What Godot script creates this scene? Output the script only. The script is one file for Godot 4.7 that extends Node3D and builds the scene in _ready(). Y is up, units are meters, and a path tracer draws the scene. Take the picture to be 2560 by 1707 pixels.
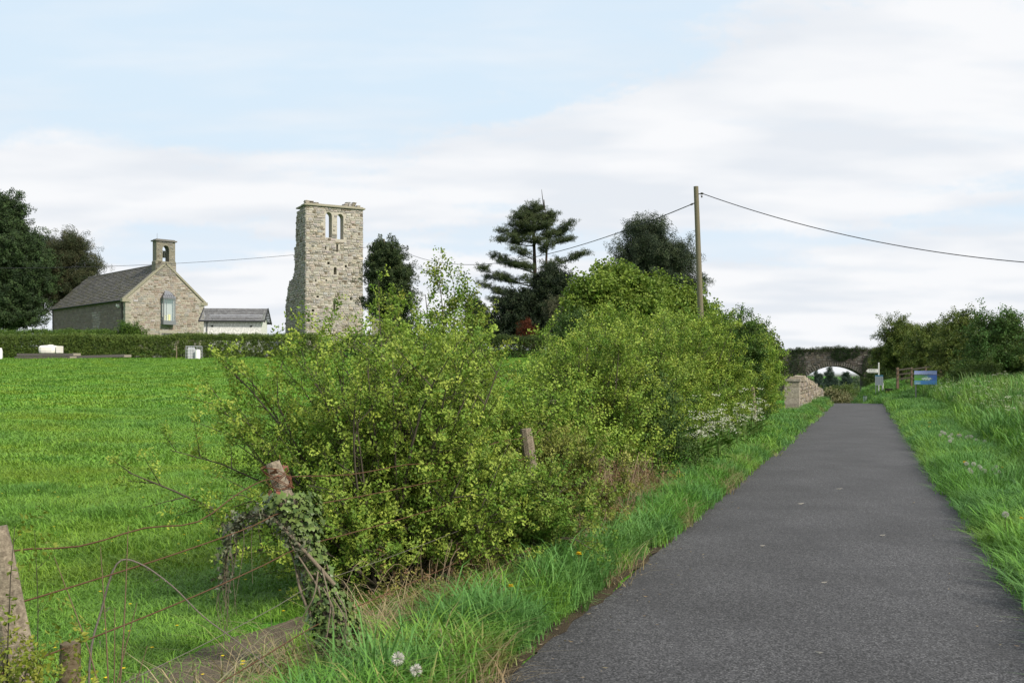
extends Node3D
# A tarmac greenway between a hawthorn hedge and a flowery bank, with a field, a church and a ruined tower beyond.
# Metres; the camera stands on the path at the origin and looks along -Z; the path runs off to the right at BEAR.

const BEAR := 0.3423
const HALF := 1.44
var CS := cos(BEAR)
var SN := sin(BEAR)
var rng := RandomNumberGenerator.new()
var rough_ground := FastNoiseLite.new()
var broad := FastNoiseLite.new()
var taken := {}
var M := {}

# ---------------------------------------------------------------- a mesh that grows
class MB:
	var v := PackedVector3Array()
	var n := PackedVector3Array()
	var c := PackedColorArray()
	var ix := PackedInt32Array()
	var uv := PackedVector2Array()
	var bare := false      # leaves: no normals of their own
	var col := Color(1, 1, 1)
	func tri(a: Vector3, b: Vector3, d: Vector3) -> void:
		var k := v.size()
		v.append(a); v.append(b); v.append(d)
		c.append(col); c.append(col); c.append(col)
		if not bare:
			var nn := (d - a).cross(b - a).normalized()
			n.append(nn); n.append(nn); n.append(nn)
		ix.append(k); ix.append(k + 1); ix.append(k + 2)
	func quad(a: Vector3, b: Vector3, d: Vector3, e: Vector3) -> void:
		var k := v.size()
		v.append(a); v.append(b); v.append(d); v.append(e)
		for i in 4: c.append(col)
		if not bare:
			var nn := (d - a).cross(b - a).normalized()
			for i in 4: n.append(nn)
		for i in [0, 1, 2, 0, 2, 3]: ix.append(k + i)
	func face(a: Vector3, b: Vector3, d: Vector3, e: Vector3, out: Vector3) -> void:
		if (d - a).cross(b - a).dot(out) < 0.0: quad(a, e, d, b)
		else: quad(a, b, d, e)
	func box(at: Vector3, size: Vector3, turn := Basis.IDENTITY) -> void:
		var h := size * 0.5
		for ax in 3:
			for sg in [-1.0, 1.0]:
				var o := Vector3.ZERO
				o[ax] = h[ax] * sg
				var p := Vector3.ZERO
				p[(ax + 1) % 3] = h[(ax + 1) % 3]
				var q := Vector3.ZERO
				q[(ax + 2) % 3] = h[(ax + 2) % 3]
				face(at + turn * (o - p - q), at + turn * (o + p - q), at + turn * (o + p + q), at + turn * (o - p + q), turn * o)
	func tube(pts: PackedVector3Array, r0: float, r1: float, sides := 5, capped := false) -> void:
		var k := v.size()
		var m := pts.size()
		var e1 := Vector3.ZERO
		for i in m:
			var t := (pts[mini(i + 1, m - 1)] - pts[maxi(i - 1, 0)]).normalized()
			if e1 == Vector3.ZERO: e1 = t.cross(Vector3.RIGHT if absf(t.y) > 0.7 else Vector3.UP)
			e1 = (e1 - t * e1.dot(t)).normalized()
			var e2 := t.cross(e1)
			var r := lerpf(r0, r1, float(i) / (m - 1))
			for j in sides:
				var a := TAU * j / sides
				var d := e1 * cos(a) + e2 * sin(a)
				v.append(pts[i] + d * r)
				c.append(col)
				if not bare: n.append(d)
		for i in m - 1:
			for j in sides:
				var j2 := (j + 1) % sides
				var a := k + i * sides + j
				var a2 := k + i * sides + j2
				ix.append(a); ix.append(a + sides); ix.append(a2)
				ix.append(a2); ix.append(a + sides); ix.append(a2 + sides)
		if capped:
			for i in range(1, sides - 1):
				tri(v[k + (m - 1) * sides], v[k + (m - 1) * sides + i + 1], v[k + (m - 1) * sides + i])
				tri(v[k], v[k + i], v[k + i + 1])
	# a rough block on a face: o the middle on the face, ux uy along it, nn out of it
	func stone(o: Vector3, ux: Vector3, uy: Vector3, nn: Vector3, w: float, h: float, proud: float, j: Array) -> void:
		var b := minf(0.035, h * 0.16)
		var ba := []
		var fr := []
		var k := 0
		for s in [[-1, -1], [1, -1], [1, 1], [-1, 1]]:
			var jx: float = j[k] * w * 0.07
			var jy: float = j[k + 4] * h * 0.1
			ba.append(o + ux * (s[0] * w * 0.5 + jx) + uy * (s[1] * h * 0.5 + jy) - nn * 0.03)
			fr.append(o + ux * (s[0] * (w * 0.5 - b) + jx) + uy * (s[1] * (h * 0.5 - b) + jy) + nn * (proud * (1.0 + 0.35 * j[k])))
			k += 1
		face(fr[0], fr[1], fr[2], fr[3], nn)
		for i in 4:
			var i2 := (i + 1) % 4
			var m: Vector3 = (ba[i] + ba[i2]) * 0.5 - o
			face(ba[i], ba[i2], fr[i2], fr[i], m + nn * 0.05)
	func mesh(mat: Material) -> ArrayMesh:
		var a := []
		a.resize(Mesh.ARRAY_MAX)
		a[Mesh.ARRAY_VERTEX] = v
		if not bare: a[Mesh.ARRAY_NORMAL] = n
		a[Mesh.ARRAY_COLOR] = c
		if uv.size() == v.size() and uv.size() > 0: a[Mesh.ARRAY_TEX_UV] = uv
		a[Mesh.ARRAY_INDEX] = ix
		var am := ArrayMesh.new()
		am.add_surface_from_arrays(Mesh.PRIMITIVE_TRIANGLES, a)
		am.surface_set_material(0, mat)
		return am

# ---------------------------------------------------------------- many small copies: leaves, sprigs, tufts
class Many:
	var buf := PackedFloat32Array()
	var count := 0
	func put(p: Vector3, x: Vector3, y: Vector3, z: Vector3, col: Color) -> void:
		buf.append_array(PackedFloat32Array([x.x, y.x, z.x, p.x, x.y, y.y, z.y, p.y, x.z, y.z, z.z, p.z, col.r, col.g, col.b, 1.0]))
		count += 1
	func along(p: Vector3, axis: Vector3, roll: float, k: float, col: Color) -> void:
		var y := axis.normalized()
		var e := y.cross(Vector3(0.31, 0.17, 0.93)).normalized()
		var f := y.cross(e)
		var x := e * cos(roll) + f * sin(roll)
		put(p, x * k, y * k, x.cross(y) * k, col)
	func node(called: String, mesh: Mesh) -> MultiMeshInstance3D:
		var mm := MultiMesh.new()
		mm.transform_format = MultiMesh.TRANSFORM_3D
		mm.use_colors = true
		mm.mesh = mesh
		mm.instance_count = count
		mm.buffer = buf
		var o := MultiMeshInstance3D.new()
		o.name = called
		o.multimesh = mm
		return o

# ---------------------------------------------------------------- names, labels, parents
func numbered(called: String) -> String:
	var k: int = taken.get(called, 0)
	taken[called] = k + 1
	return called if k == 0 else "%s_%03d" % [called, k]

func tag(o: Node, label := "", category := "", group := "", kind := "") -> Node:
	if label: o.set_meta("label", label)
	if category: o.set_meta("category", category)
	if group: o.set_meta("group", group)
	if kind: o.set_meta("kind", kind)
	return o

func thing(called: String, label: String, category: String, at: Vector3, turn := 0.0, group := "") -> Node3D:
	var o := Node3D.new()
	o.name = numbered(called)
	add_child(o)
	o.position = at
	o.rotation.y = turn
	tag(o, label, category, group)
	return o

func part(called: String, mb: MB, mat: Material, parent: Node3D, kind := "") -> MeshInstance3D:
	var o := MeshInstance3D.new()
	o.name = called if parent != self else numbered(called)
	o.mesh = mb.mesh(mat)
	parent.add_child(o, true)
	if kind: o.set_meta("kind", kind)
	return o

func mass(called: String, many: Many, mesh: Mesh, parent: Node3D) -> MultiMeshInstance3D:
	var o := many.node(called if parent != self else numbered(called), mesh)
	parent.add_child(o, true)
	o.set_meta("kind", "stuff")
	return o

func copy(o: Node3D, at: Vector3, turn := 0.0, label := "", k := 1.0) -> Node3D:
	var r: Node3D = o.duplicate()
	r.name = numbered(str(o.name).rstrip("0123456789").trim_suffix("_"))
	add_child(r)
	r.position = at
	r.rotation.y = turn
	r.scale = Vector3.ONE * k
	if label: r.set_meta("label", label)
	return r

# ---------------------------------------------------------------- small mathematics
func rf(a: float, b: float) -> float: return rng.randf_range(a, b)
func sm(a: float, b: float, x: float) -> float: return smoothstep(a, b, x)
func rdir() -> Vector3:
	var y := rf(-1, 1)
	var a := rf(0, TAU)
	var r := sqrt(1.0 - y * y)
	return Vector3(r * cos(a), y, r * sin(a))
func jit() -> Array:
	var a := []
	for i in 8: a.append(rf(-1, 1))
	return a
func tint(col: Color, k: float) -> Color:
	var b := 1.0 + rf(-k, k)
	return Color(col.r * b * (1.0 + rf(-k, k) * 0.3), col.g * b, col.b * b * (1.0 + rf(-k, k) * 0.4))
# along the path s metres from the camera and t to its right
func on(s: float, t: float) -> Vector3:
	var x := s * SN + t * CS
	var z := -(s * CS - t * SN)
	return Vector3(x, gh(x, z), z)
func stand(x: float, depth: float) -> Vector3: return Vector3(x, gh(x, -depth), -depth)
func arc(pts: Array, steps := 5) -> PackedVector3Array:
	var cv := Curve3D.new()
	for i in pts.size():
		var t: Vector3 = (pts[mini(i + 1, pts.size() - 1)] - pts[maxi(i - 1, 0)]) / 6.0
		cv.add_point(pts[i], -t, t)
	var out := PackedVector3Array()
	for i in pts.size() - 1:
		for k in steps: out.append(cv.sample(i, float(k) / steps))
	out.append(pts[-1])
	return out

# ---------------------------------------------------------------- the lie of the land
func path_c(s: float) -> float: return -0.37 - 3.3 * sm(50.0, 105.0, s)
func path_y(s: float) -> float: return -0.045 * maxf(0.0, s - 56.0) * sm(50.0, 70.0, s) if s < 190.0 else -6.0
func gh(x: float, z: float) -> float:
	var dd := -z
	var s := x * SN + dd * CS
	var t := x * CS - dd * SN
	var tp := t - path_c(s)
	var yp := path_y(s)
	var a := absf(tp) - HALF
	if a < 0.0: return yp - 0.03
	var y := 0.0
	if tp > 0.0:
		var away := sm(88.0, 135.0, s)
		var lift := lerpf(0.05, yp, away) + (0.72 * sm(0.9, 4.0, a) + 0.7 * sm(5.0, 13.0, a)) * (1.0 - 0.4 * away) * sm(-5.0, 8.0, s)
		y = lerpf(yp + 0.01, lift, sm(0.0, 0.6 + 0.03 * maxf(0.0, s - 40.0), a))
	else:
		var f := -0.32 + 0.0436 * clampf(dd - 3.0, 0.0, 71.0) + 1.2 * sm(74.0, 100.0, dd)
		y = lerpf(yp + 0.015, f, sm(0.6, 1.7 + 0.24 * maxf(dd, 0.0), a))
	return y + rough_ground.get_noise_2d(x, z) * 0.09 * sm(0.2, 1.5, a)

# ---------------------------------------------------------------- materials
func noise_tex(freq: float, octaves: int, lo: Color, hi: Color, sd: int, kind := FastNoiseLite.TYPE_SIMPLEX_SMOOTH, size := 512) -> NoiseTexture2D:
	var fn := FastNoiseLite.new()
	fn.noise_type = kind
	fn.frequency = freq
	fn.fractal_octaves = octaves
	fn.seed = sd
	var g := Gradient.new()
	g.set_color(0, lo)
	g.set_color(1, hi)
	var t := NoiseTexture2D.new()
	t.width = size
	t.height = size
	t.seamless = true
	t.noise = fn
	t.color_ramp = g
	return t

func grey(v: float) -> Color: return Color(v, v, v)

func matte(rough := 0.9, tex: Texture2D = null, per_metre := 1.0, bump: Texture2D = null, bump_cm := 0.0) -> StandardMaterial3D:
	var m := StandardMaterial3D.new()
	m.vertex_color_use_as_albedo = true
	m.roughness = rough
	m.metallic_specular = 0.35
	if tex or bump:
		m.uv1_triplanar = true
		m.uv1_world_triplanar = true
		m.uv1_scale = Vector3.ONE * per_metre
	if tex: m.albedo_texture = tex
	if bump:
		m.heightmap_enabled = true
		m.heightmap_texture = bump
		m.heightmap_scale = bump_cm
	return m

func leafy(rough: float, through: float) -> StandardMaterial3D:
	var m := StandardMaterial3D.new()
	m.vertex_color_use_as_albedo = true
	m.roughness = rough
	m.metallic_specular = 0.3
	m.backlight_enabled = true
	m.backlight = Color(through, through, through * 0.8)
	m.cull_mode = BaseMaterial3D.CULL_DISABLED
	return m

func make_materials() -> void:
	var grain := noise_tex(0.02, 5, grey(0.72), grey(1.0), 3)
	var fine := noise_tex(0.09, 4, grey(0.6), grey(1.0), 5)
	var bumps := noise_tex(0.05, 5, grey(0.0), grey(1.0), 8)
	M.stone = matte(0.92, grain, 0.9, bumps, 2.0)
	M.mortar = matte(0.95, grain, 0.7, bumps, 2.0)
	M.slate = matte(0.75, grain, 0.6, bumps, 0.6)
	M.concrete = matte(0.95, noise_tex(0.035, 5, Color(0.5, 0.48, 0.46), Color(1, 0.99, 0.96), 11), 2.6, fine, 0.8)
	M.wood = matte(0.9, noise_tex(0.03, 4, Color(0.55, 0.5, 0.45), Color(1, 1, 1), 12), 3.0, fine, 0.4)
	M.bark = matte(0.95, fine, 3.0)
	M.paint = matte(0.6)
	M.metal = matte(0.45)
	M.metal.metallic = 0.6
	M.rust = matte(0.9, fine, 8.0)
	M.plastic = matte(0.4)
	M.render = matte(0.9, grain, 0.5)
	M.leaf = leafy(0.5, 0.7)
	M.needle = leafy(0.6, 0.25)
	M.ivy = leafy(0.32, 0.3)
	M.grass = leafy(0.5, 0.7)
	M.petal = leafy(0.7, 0.6)
	M.glass = StandardMaterial3D.new()
	M.glass.albedo_color = Color(0.75, 0.85, 0.9, 0.18)
	M.glass.transparency = BaseMaterial3D.TRANSPARENCY_ALPHA
	M.glass.roughness = 0.03
	# tarmac: dark binder with paler chips, about a centimetre across
	var chips := Gradient.new()
	chips.offsets = PackedFloat32Array([0.0, 0.2, 0.4, 0.6, 0.82, 1.0])
	chips.colors = PackedColorArray([Color(0.10, 0.10, 0.105), Color(0.16, 0.16, 0.167), Color(0.225, 0.225, 0.235), Color(0.275, 0.275, 0.285), Color(0.34, 0.34, 0.35), Color(0.45, 0.45, 0.455)])
	var ct := noise_tex(0.21, 1, grey(0), grey(1), 21, FastNoiseLite.TYPE_CELLULAR, 1024)
	var cells: FastNoiseLite = ct.noise
	cells.cellular_return_type = FastNoiseLite.RETURN_CELL_VALUE
	cells.fractal_type = FastNoiseLite.FRACTAL_NONE
	ct.color_ramp = chips
	M.tarmac = matte(0.85, ct, 0.55)
	M.tarmac.metallic_specular = 0.5
	var wear := noise_tex(0.012, 4, Color(0.78, 0.78, 0.78, 1), Color(1, 1, 1, 1), 33)
	M.tarmac.detail_enabled = true
	M.tarmac.detail_blend_mode = BaseMaterial3D.BLEND_MODE_MUL
	M.tarmac.detail_albedo = wear
	M.tarmac.detail_uv_layer = BaseMaterial3D.DETAIL_UV_2
	M.tarmac.uv2_triplanar = true
	M.tarmac.uv2_world_triplanar = true
	M.tarmac.uv2_scale = Vector3.ONE * 0.11
	var soil := Gradient.new()
	soil.offsets = PackedFloat32Array([0.0, 0.45, 0.7, 1.0])
	soil.colors = PackedColorArray([Color(0.20, 0.36, 0.08), Color(0.25, 0.46, 0.10), Color(0.31, 0.52, 0.11), Color(0.38, 0.54, 0.15)])
	var st := noise_tex(0.03, 5, grey(0), grey(1), 41, FastNoiseLite.TYPE_SIMPLEX_SMOOTH, 1024)
	st.color_ramp = soil
	M.ground = matte(1.0, st, 0.35, bumps, 3.0)
	M.gravel = matte(1.0, noise_tex(0.12, 3, grey(0.35), grey(0.95), 51), 1.2, fine, 2.0)

# ---------------------------------------------------------------- leaves, sprigs and tufts
func kite(mb: MB, p: Vector3, dir: Vector3, side: Vector3, l: float, w: float, fold: float) -> void:
	var up := side.cross(dir).normalized()
	var tip := p + dir * l - up * l * 0.12
	var mid := p + dir * l * 0.5
	mb.tri(p, mid - side * w * 0.5 + up * fold, tip)
	mb.tri(p, tip, mid + side * w * 0.5 + up * fold)

# a short twig along +Y with n leaves round it
func sprig(n: int, length: float, l: float, w: float, spread: float, droop: float, mat: Material, vary := 0.22) -> ArrayMesh:
	var mb := MB.new()
	mb.bare = true
	for i in n:
		var f := (i + rng.randf()) / n
		var a := rf(0, TAU)
		var d := Vector3(cos(a), rf(0.1, 1.1) - droop, sin(a)).normalized()
		var p := Vector3(rf(-1, 1) * spread, f * length, rf(-1, 1) * spread)
		var sd := d.cross(rdir()).normalized()
		var b := 1.0 + rf(-vary, vary)
		mb.col = Color(b * (1.0 + rf(-0.08, 0.12)), b, b)
		kite(mb, p, d, sd, l * rf(0.65, 1.2), w * rf(0.7, 1.15), w * 0.12)
	return mb.mesh(mat)

# blades of grass in a patch of the given radius
func tuft(n: int, radius: float, h0: float, h1: float, w: float, lean: float, straw: float) -> ArrayMesh:
	var mb := MB.new()
	mb.bare = true
	for i in n:
		var a := rf(0, TAU)
		var p := Vector3(cos(a), 0, sin(a)) * radius * sqrt(rng.randf())
		var h := rf(h0, h1)
		var b := rf(0, TAU)
		var to := Vector3(cos(b), 0, sin(b)) * h * lean * rf(0.3, 1.3)
		var sd := Vector3(-sin(b + rf(-0.6, 0.6)), 0, cos(b)).normalized() * w * rf(0.6, 1.2) * 0.5
		var k := rf(0.72, 1.3)
		mb.col = Color(k, k, k * 0.9) if rng.randf() > straw else Color(k * 2.6, k * 1.5, k * 2.6)
		var m1 := p + Vector3(0, h * 0.5, 0) + to * 0.22
		var m2 := p + Vector3(0, h * 0.84, 0) + to * 0.6
		var tip := p + Vector3(0, h * rf(0.86, 1.05), 0) + to * 1.15
		p.y -= 0.03
		mb.quad(p - sd, m1 - sd, m1 + sd, p + sd)
		mb.quad(m1 - sd, m2 - sd * 0.7, m2 + sd * 0.7, m1 + sd)
		mb.tri(m2 - sd * 0.7, tip, m2 + sd * 0.7)
	return mb.mesh(M.grass)

var SP := {}
func make_sprigs() -> void:
	SP.haw = sprig(17, 0.11, 0.026, 0.019, 0.026, 0.1, M.leaf, 0.32)
	SP.haw_mid = sprig(17, 0.15, 0.038, 0.028, 0.05, 0.1, M.leaf, 0.32)
	SP.broad = sprig(18, 0.4, 0.15, 0.12, 0.2, 0.35, M.leaf)
	SP.fine = sprig(20, 0.34, 0.10, 0.07, 0.17, 0.2, M.leaf)
	SP.needle = sprig(34, 0.6, 0.26, 0.05, 0.3, 0.3, M.needle, 0.3)
	SP.scale = sprig(26, 0.55, 0.22, 0.09, 0.2, 0.1, M.needle, 0.3)
	SP.flat = sprig(26, 0.7, 0.3, 0.05, 0.12, 0.7, M.needle, 0.3)

# stems that run from the base (or up a trunk) to targets inside lobes, with side shoots that carry sprigs
func grow(root: Node3D, o: Dictionary) -> void:
	var wood := MB.new()
	wood.col = o.get("bark", Color(0.09, 0.075, 0.055))
	var leaves := Many.new()
	var lobes: Array = o.lobes
	var extra: Array = o.get("extra", [])
	var shoot_len: float = o.get("shoot", 0.35)
	var k: float = o.get("size", 1.0)
	var ca: Color = o.ca
	var cb: Color = o.cb
	var shoots: int = o.get("shoots", 10)
	var sprigs: int = o.get("sprigs", 5)
	var up: float = o.get("up", 0.35)
	var trunk: float = o.get("trunk", 0.0)
	var trunk_r: float = o.get("trunk_r", 0.02)
	var spread: float = o.get("spread", 0.2)
	var f0: float = o.get("from", 0.3)
	var bow: float = o.get("bow", 0.18)
	var rim: float = o.get("rim", 0.4)
	var twiggy: bool = o.get("twiggy", true)
	var knots: bool = o.get("knots", false)
	if knots:      # no two bushes have quite the same green
		var warm := rf(0.9, 1.04)
		ca = Color(ca.r * warm, ca.g, ca.b)
		cb = Color(cb.r * warm, cb.g * rf(0.95, 1.05), cb.b)
	if trunk > 0.0:
		var tp := PackedVector3Array()
		for i in 6: tp.append(Vector3(rf(-1, 1) * trunk_r * 0.6 * i / 5.0, -0.2 + (trunk + 0.2) * i / 5.0, rf(-1, 1) * trunk_r * 0.6 * i / 5.0))
		var tm := MB.new()
		tm.col = wood.col
		tm.tube(tp, trunk_r, trunk_r * 0.35, 8)
		part("trunk", tm, M.bark, root)
	var volume := 0.0
	for l in lobes: volume += l[1].x * l[1].y * l[1].z
	var todo := []
	for e in extra: todo.append([e, true])
	for l in lobes:
		var many := int(ceil(o.stems * l[1].x * l[1].y * l[1].z / volume))
		for i in many:
			var d := rdir()
			if d.y < -0.5: d.y = -d.y
			var lump := 1.0 + 0.22 * broad.get_noise_3d(d.x * 90.0 + l[0].x * 37.0, d.y * 90.0, d.z * 90.0 + l[0].y * 19.0)
			todo.append([l[0] + d * l[1] * pow(rng.randf(), rim) * lump, false])
	for e in todo:
		var tg: Vector3 = e[0]
		var start := Vector3(tg.x, 0, tg.z) * spread * rf(0.3, 1.0) + Vector3(rf(-0.1, 0.1), -0.05, rf(-0.1, 0.1))
		if trunk > 0.0:
			start = Vector3(0, clampf(tg.y - rf(0.1, 0.6) * Vector2(tg.x, tg.z).length() - rf(0.0, 0.15) * trunk, trunk * 0.15, trunk * 0.98), 0)
		var dist := start.distance_to(tg)
		var mid := start.lerp(tg, 0.5) + Vector3.UP * dist * bow * rf(0.4, 1.5) + rdir() * dist * 0.1
		var pts := PackedVector3Array()
		var m := 5
		for i in m + 1:
			var f := float(i) / m
			pts.append(start.lerp(mid, f).lerp(mid.lerp(tg, f), f))
		var r0: float = o.get("stem_r", 0.013) * rf(0.7, 1.25)
		wood.tube(pts, r0, r0 * 0.2, 4 if r0 < 0.05 else 5)
		var ff: float = 0.25 if e[1] else f0
		for j in shoots:
			var f := lerpf(ff, 1.0, (j + rng.randf()) / shoots)
			var p := start.lerp(mid, f).lerp(mid.lerp(tg, f), f)
			var tang := (mid - start).lerp(tg - mid, f).normalized()
			var dir := (tang * 0.75 + rdir() * 0.9 + Vector3.UP * up).normalized()
			var ln := shoot_len * rf(0.4, 1.25) * (0.6 if e[1] else 1.0)
			if twiggy:
				var q := p + dir * ln
				wood.tube(PackedVector3Array([p, q]), r0 * 0.3, r0 * 0.1, 3)
			for i in sprigs:
				var g := (i + rng.randf()) / sprigs if not knots else (floorf(i * 0.5) + 0.7 + rng.randf() * 0.3) / ceilf(sprigs * 0.5)
				var at := p + dir * ln * g + rdir() * (0.12 if not knots else 0.07) * shoot_len
				var mixv := rng.randf()
				var cl := ca.lerp(cb, mixv * mixv if i < sprigs - 1 else sqrt(mixv))
				leaves.along(at, dir + rdir() * 0.9 + Vector3.UP * up * 0.6, rf(0, TAU), k * rf(0.7, 1.25), tint(cl, 0.16))
	part("branches", wood, M.bark, root)
	mass(o.get("called", "foliage"), leaves, o.mesh, root)

func plant(called: String, label: String, category: String, at: Vector3, o: Dictionary, group := "") -> Node3D:
	var root := thing(called, label, category, at, 0.0, group)
	grow(root, o)
	return root

const HAW_A := Color(0.112, 0.208, 0.028)
const HAW_B := Color(0.32, 0.415, 0.07)

func hawthorn(label: String, x: float, d: float, cy: float, r: Vector3, stems: int, o := {}) -> Node3D:
	var base := stand(x, d)
	var side := Vector3(CS, 0, SN) * 0.12
	var w := {"lobes": [[Vector3(0, cy - base.y, 0), r], [side + Vector3(0, 0.45, 0.1), Vector3(r.x * 0.95, 0.55, r.z)]], "stems": stems, "mesh": SP.haw, "ca": HAW_A, "cb": HAW_B, "shoots": 11, "sprigs": 6, "shoot": 0.44, "from": 0.2, "knots": true, "stem_r": 0.015, "bark": Color(0.13, 0.11, 0.085)}
	if cy > 0.8 and not o.has("extra"):      # long new shoots that stand out of the top
		var ex := []
		for i in 5: ex.append(Vector3(rf(-0.85, 0.85) * r.x, cy - base.y + r.y * rf(0.8, 1.12), rf(-0.6, 0.6) * r.z))
		w.extra = ex
	w.merge(o, true)
	return plant("hawthorn_bush", label, "bush", base, w, "hawthorn bushes along the fence")

func make_hedgerow() -> void:
	# the bush behind the ivy post, with long arms reaching over the field
	var b := stand(-0.92, 7.5)
	var ex := []
	for e in [[-2.78, 0.89, 7.2], [-2.5, 1.04, 7.3], [-2.25, 1.68, 7.7], [-2.1, 1.6, 7.8], [-2.3, 1.5, 7.6], [-2.15, 1.36, 7.3], [-1.75, 1.82, 7.7], [-2.0, 1.1, 7.2], [-1.5, 2.0, 8.0], [-1.1, 2.2, 8.2], [-1.9, 0.75, 7.0], [-2.2, 0.55, 7.2], [-1.85, 0.4, 6.9],
			[-1.75, 1.65, 7.5], [-1.5, 1.75, 7.6], [-1.95, 1.25, 7.3], [-1.7, 1.4, 7.2]]:
		ex.append(Vector3(e[0] - b.x, e[1] - b.y, -e[2] - b.z))
	hawthorn("big hawthorn bush behind the ivy-clad post, long arms over the field", -0.92, 7.5, 1.02, Vector3(0.92, 1.0, 0.9), 95, {"extra": ex})
	hawthorn("rounded hawthorn bush beside the dead brambles", -0.72, 9.1, 1.05, Vector3(0.75, 0.8, 0.8), 75)
	var b2 := stand(-0.85, 11.2)
	var ex2 := []
	for e in [[-0.82, 2.7], [-0.98, 2.5], [-0.66, 2.62], [-0.5, 2.45], [-1.1, 2.2], [-0.75, 2.4], [-1.4, 2.45], [-1.35, 2.2], [-0.4, 2.15]]: ex2.append(Vector3(e[0] - b2.x, e[1] - b2.y, rf(-0.25, 0.25)))
	hawthorn("slender pale green sapling rising above the hedge beside the tower", -0.85, 11.2, 1.2, Vector3(0.95, 0.85, 0.7), 40, {"extra": ex2, "mesh": SP.haw_mid, "cb": Color(0.24, 0.29, 0.05)})
	hawthorn("low hawthorn bush behind the dead brambles", 0.25, 11.8, 0.72, Vector3(0.9, 0.6, 0.8), 55, {"mesh": SP.haw_mid, "sprigs": 5})
	hawthorn("hawthorn bush above the leaning grey post", 1.15, 14.0, 1.2, Vector3(1.0, 1.0, 1.0), 85, {"mesh": SP.haw_mid, "sprigs": 5})
	hawthorn("broad yellow-green hawthorn in the middle of the hedge", 1.95, 17.0, 1.35, Vector3(1.4, 1.2, 1.2), 100, {"mesh": SP.haw_mid, "sprigs": 5, "size": 1.1})
	hawthorn("tall hawthorn in front of the pole", 3.15, 20.5, 1.45, Vector3(1.45, 1.3, 1.3), 100, {"mesh": SP.haw_mid, "sprigs": 5, "size": 1.2})
	hawthorn("hawthorn behind the cow parsley", 4.75, 25.0, 1.6, Vector3(1.45, 1.35, 1.4), 90, {"mesh": SP.haw_mid, "size": 1.4, "sprigs": 5})
	hawthorn("darker green bush between two hawthorns near the wall", 6.0, 28.0, 1.85, Vector3(1.2, 1.35, 1.2), 70, {"mesh": SP.haw_mid, "size": 1.5, "sprigs": 5, "ca": Color(0.04, 0.085, 0.015), "cb": Color(0.09, 0.16, 0.03)})
	hawthorn("hawthorn with wispy upright shoots near the wall", 6.95, 31.0, 1.75, Vector3(1.3, 1.5, 1.4), 85, {"mesh": SP.haw_mid, "size": 1.6, "sprigs": 5})
	hawthorn("last hawthorn of the hedge, overhanging the stone wall", 8.8, 37.0, 1.5, Vector3(1.2, 1.35, 1.4), 80, {"mesh": SP.haw_mid, "size": 1.7, "sprigs": 5})
	hawthorn("low leafy growth in front of the leaning grey post", -0.12, 7.9, 0.35, Vector3(0.75, 0.38, 0.45), 42, {"cb": Color(0.26, 0.30, 0.06), "shoot": 0.26})
	hawthorn("low olive growth spilling over the dead brambles", 0.38, 9.2, 0.35, Vector3(0.65, 0.36, 0.42), 34, {"ca": Color(0.12, 0.16, 0.03), "cb": Color(0.26, 0.27, 0.07), "shoot": 0.26})
	hawthorn("dark ivied bush between the brambles and the broad hawthorn", 1.75, 14.7, 0.8, Vector3(0.6, 0.7, 0.55), 40, {"mesh": SP.haw_mid, "ca": Color(0.045, 0.09, 0.022), "cb": Color(0.10, 0.155, 0.04)})
	# bright leafy saplings that fill the hedge behind
	hawthorn("bush on the field side of the hedge", 1.3, 18.5, 1.2, Vector3(1.1, 0.9, 1.1), 55, {"mesh": SP.haw_mid, "size": 1.2, "sprigs": 5})
	hawthorn("bush with pale shoots on the field side of the hedge below the dark yew", 1.35, 22.0, 1.4, Vector3(1.0, 0.9, 1.1), 50, {"mesh": SP.haw_mid, "size": 1.4, "sprigs": 5, "cb": Color(0.22, 0.28, 0.06)})

func broadleaf(label: String, x: float, d: float, top: float, r: Vector3, stems: int, o := {}) -> Node3D:
	var base := stand(x, d)
	var h := top - base.y
	var w := {"lobes": [[Vector3(-0.15 * r.x, h - r.y * 0.85, 0), r * 0.8], [Vector3(0.35 * r.x, h - r.y * 1.2, 0.2), r * 0.75], [Vector3(-0.35 * r.x, h - r.y * 1.45, 0.3), r * 0.75]], "rim": 0.6, "stems": stems, "mesh": SP.broad, "ca": Color(0.09, 0.16, 0.022), "cb": Color(0.185, 0.26, 0.042), "shoots": 7, "sprigs": 4, "shoot": 0.9, "trunk": h * 0.8, "trunk_r": 0.16, "stem_r": 0.05, "twiggy": false, "called": "crown"}
	w.merge(o, true)
	return plant("broadleaf_tree", label, "tree", base, w)

func conifer(label: String, x: float, d: float, h: float, lobes: Array, stems: int, o := {}) -> Node3D:
	var base := stand(x, d)
	var w := {"lobes": lobes, "stems": stems, "mesh": SP.needle, "ca": Color(0.035, 0.055, 0.026), "cb": Color(0.085, 0.115, 0.042), "shoots": 6, "sprigs": 4, "shoot": 1.3, "trunk": h, "trunk_r": 0.4, "stem_r": 0.08, "up": 0.1, "bow": 0.05, "twiggy": false, "called": "crown", "bark": Color(0.10, 0.075, 0.06)}
	w.merge(o, true)
	return plant("conifer_tree", label, "tree", base, w)

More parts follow.
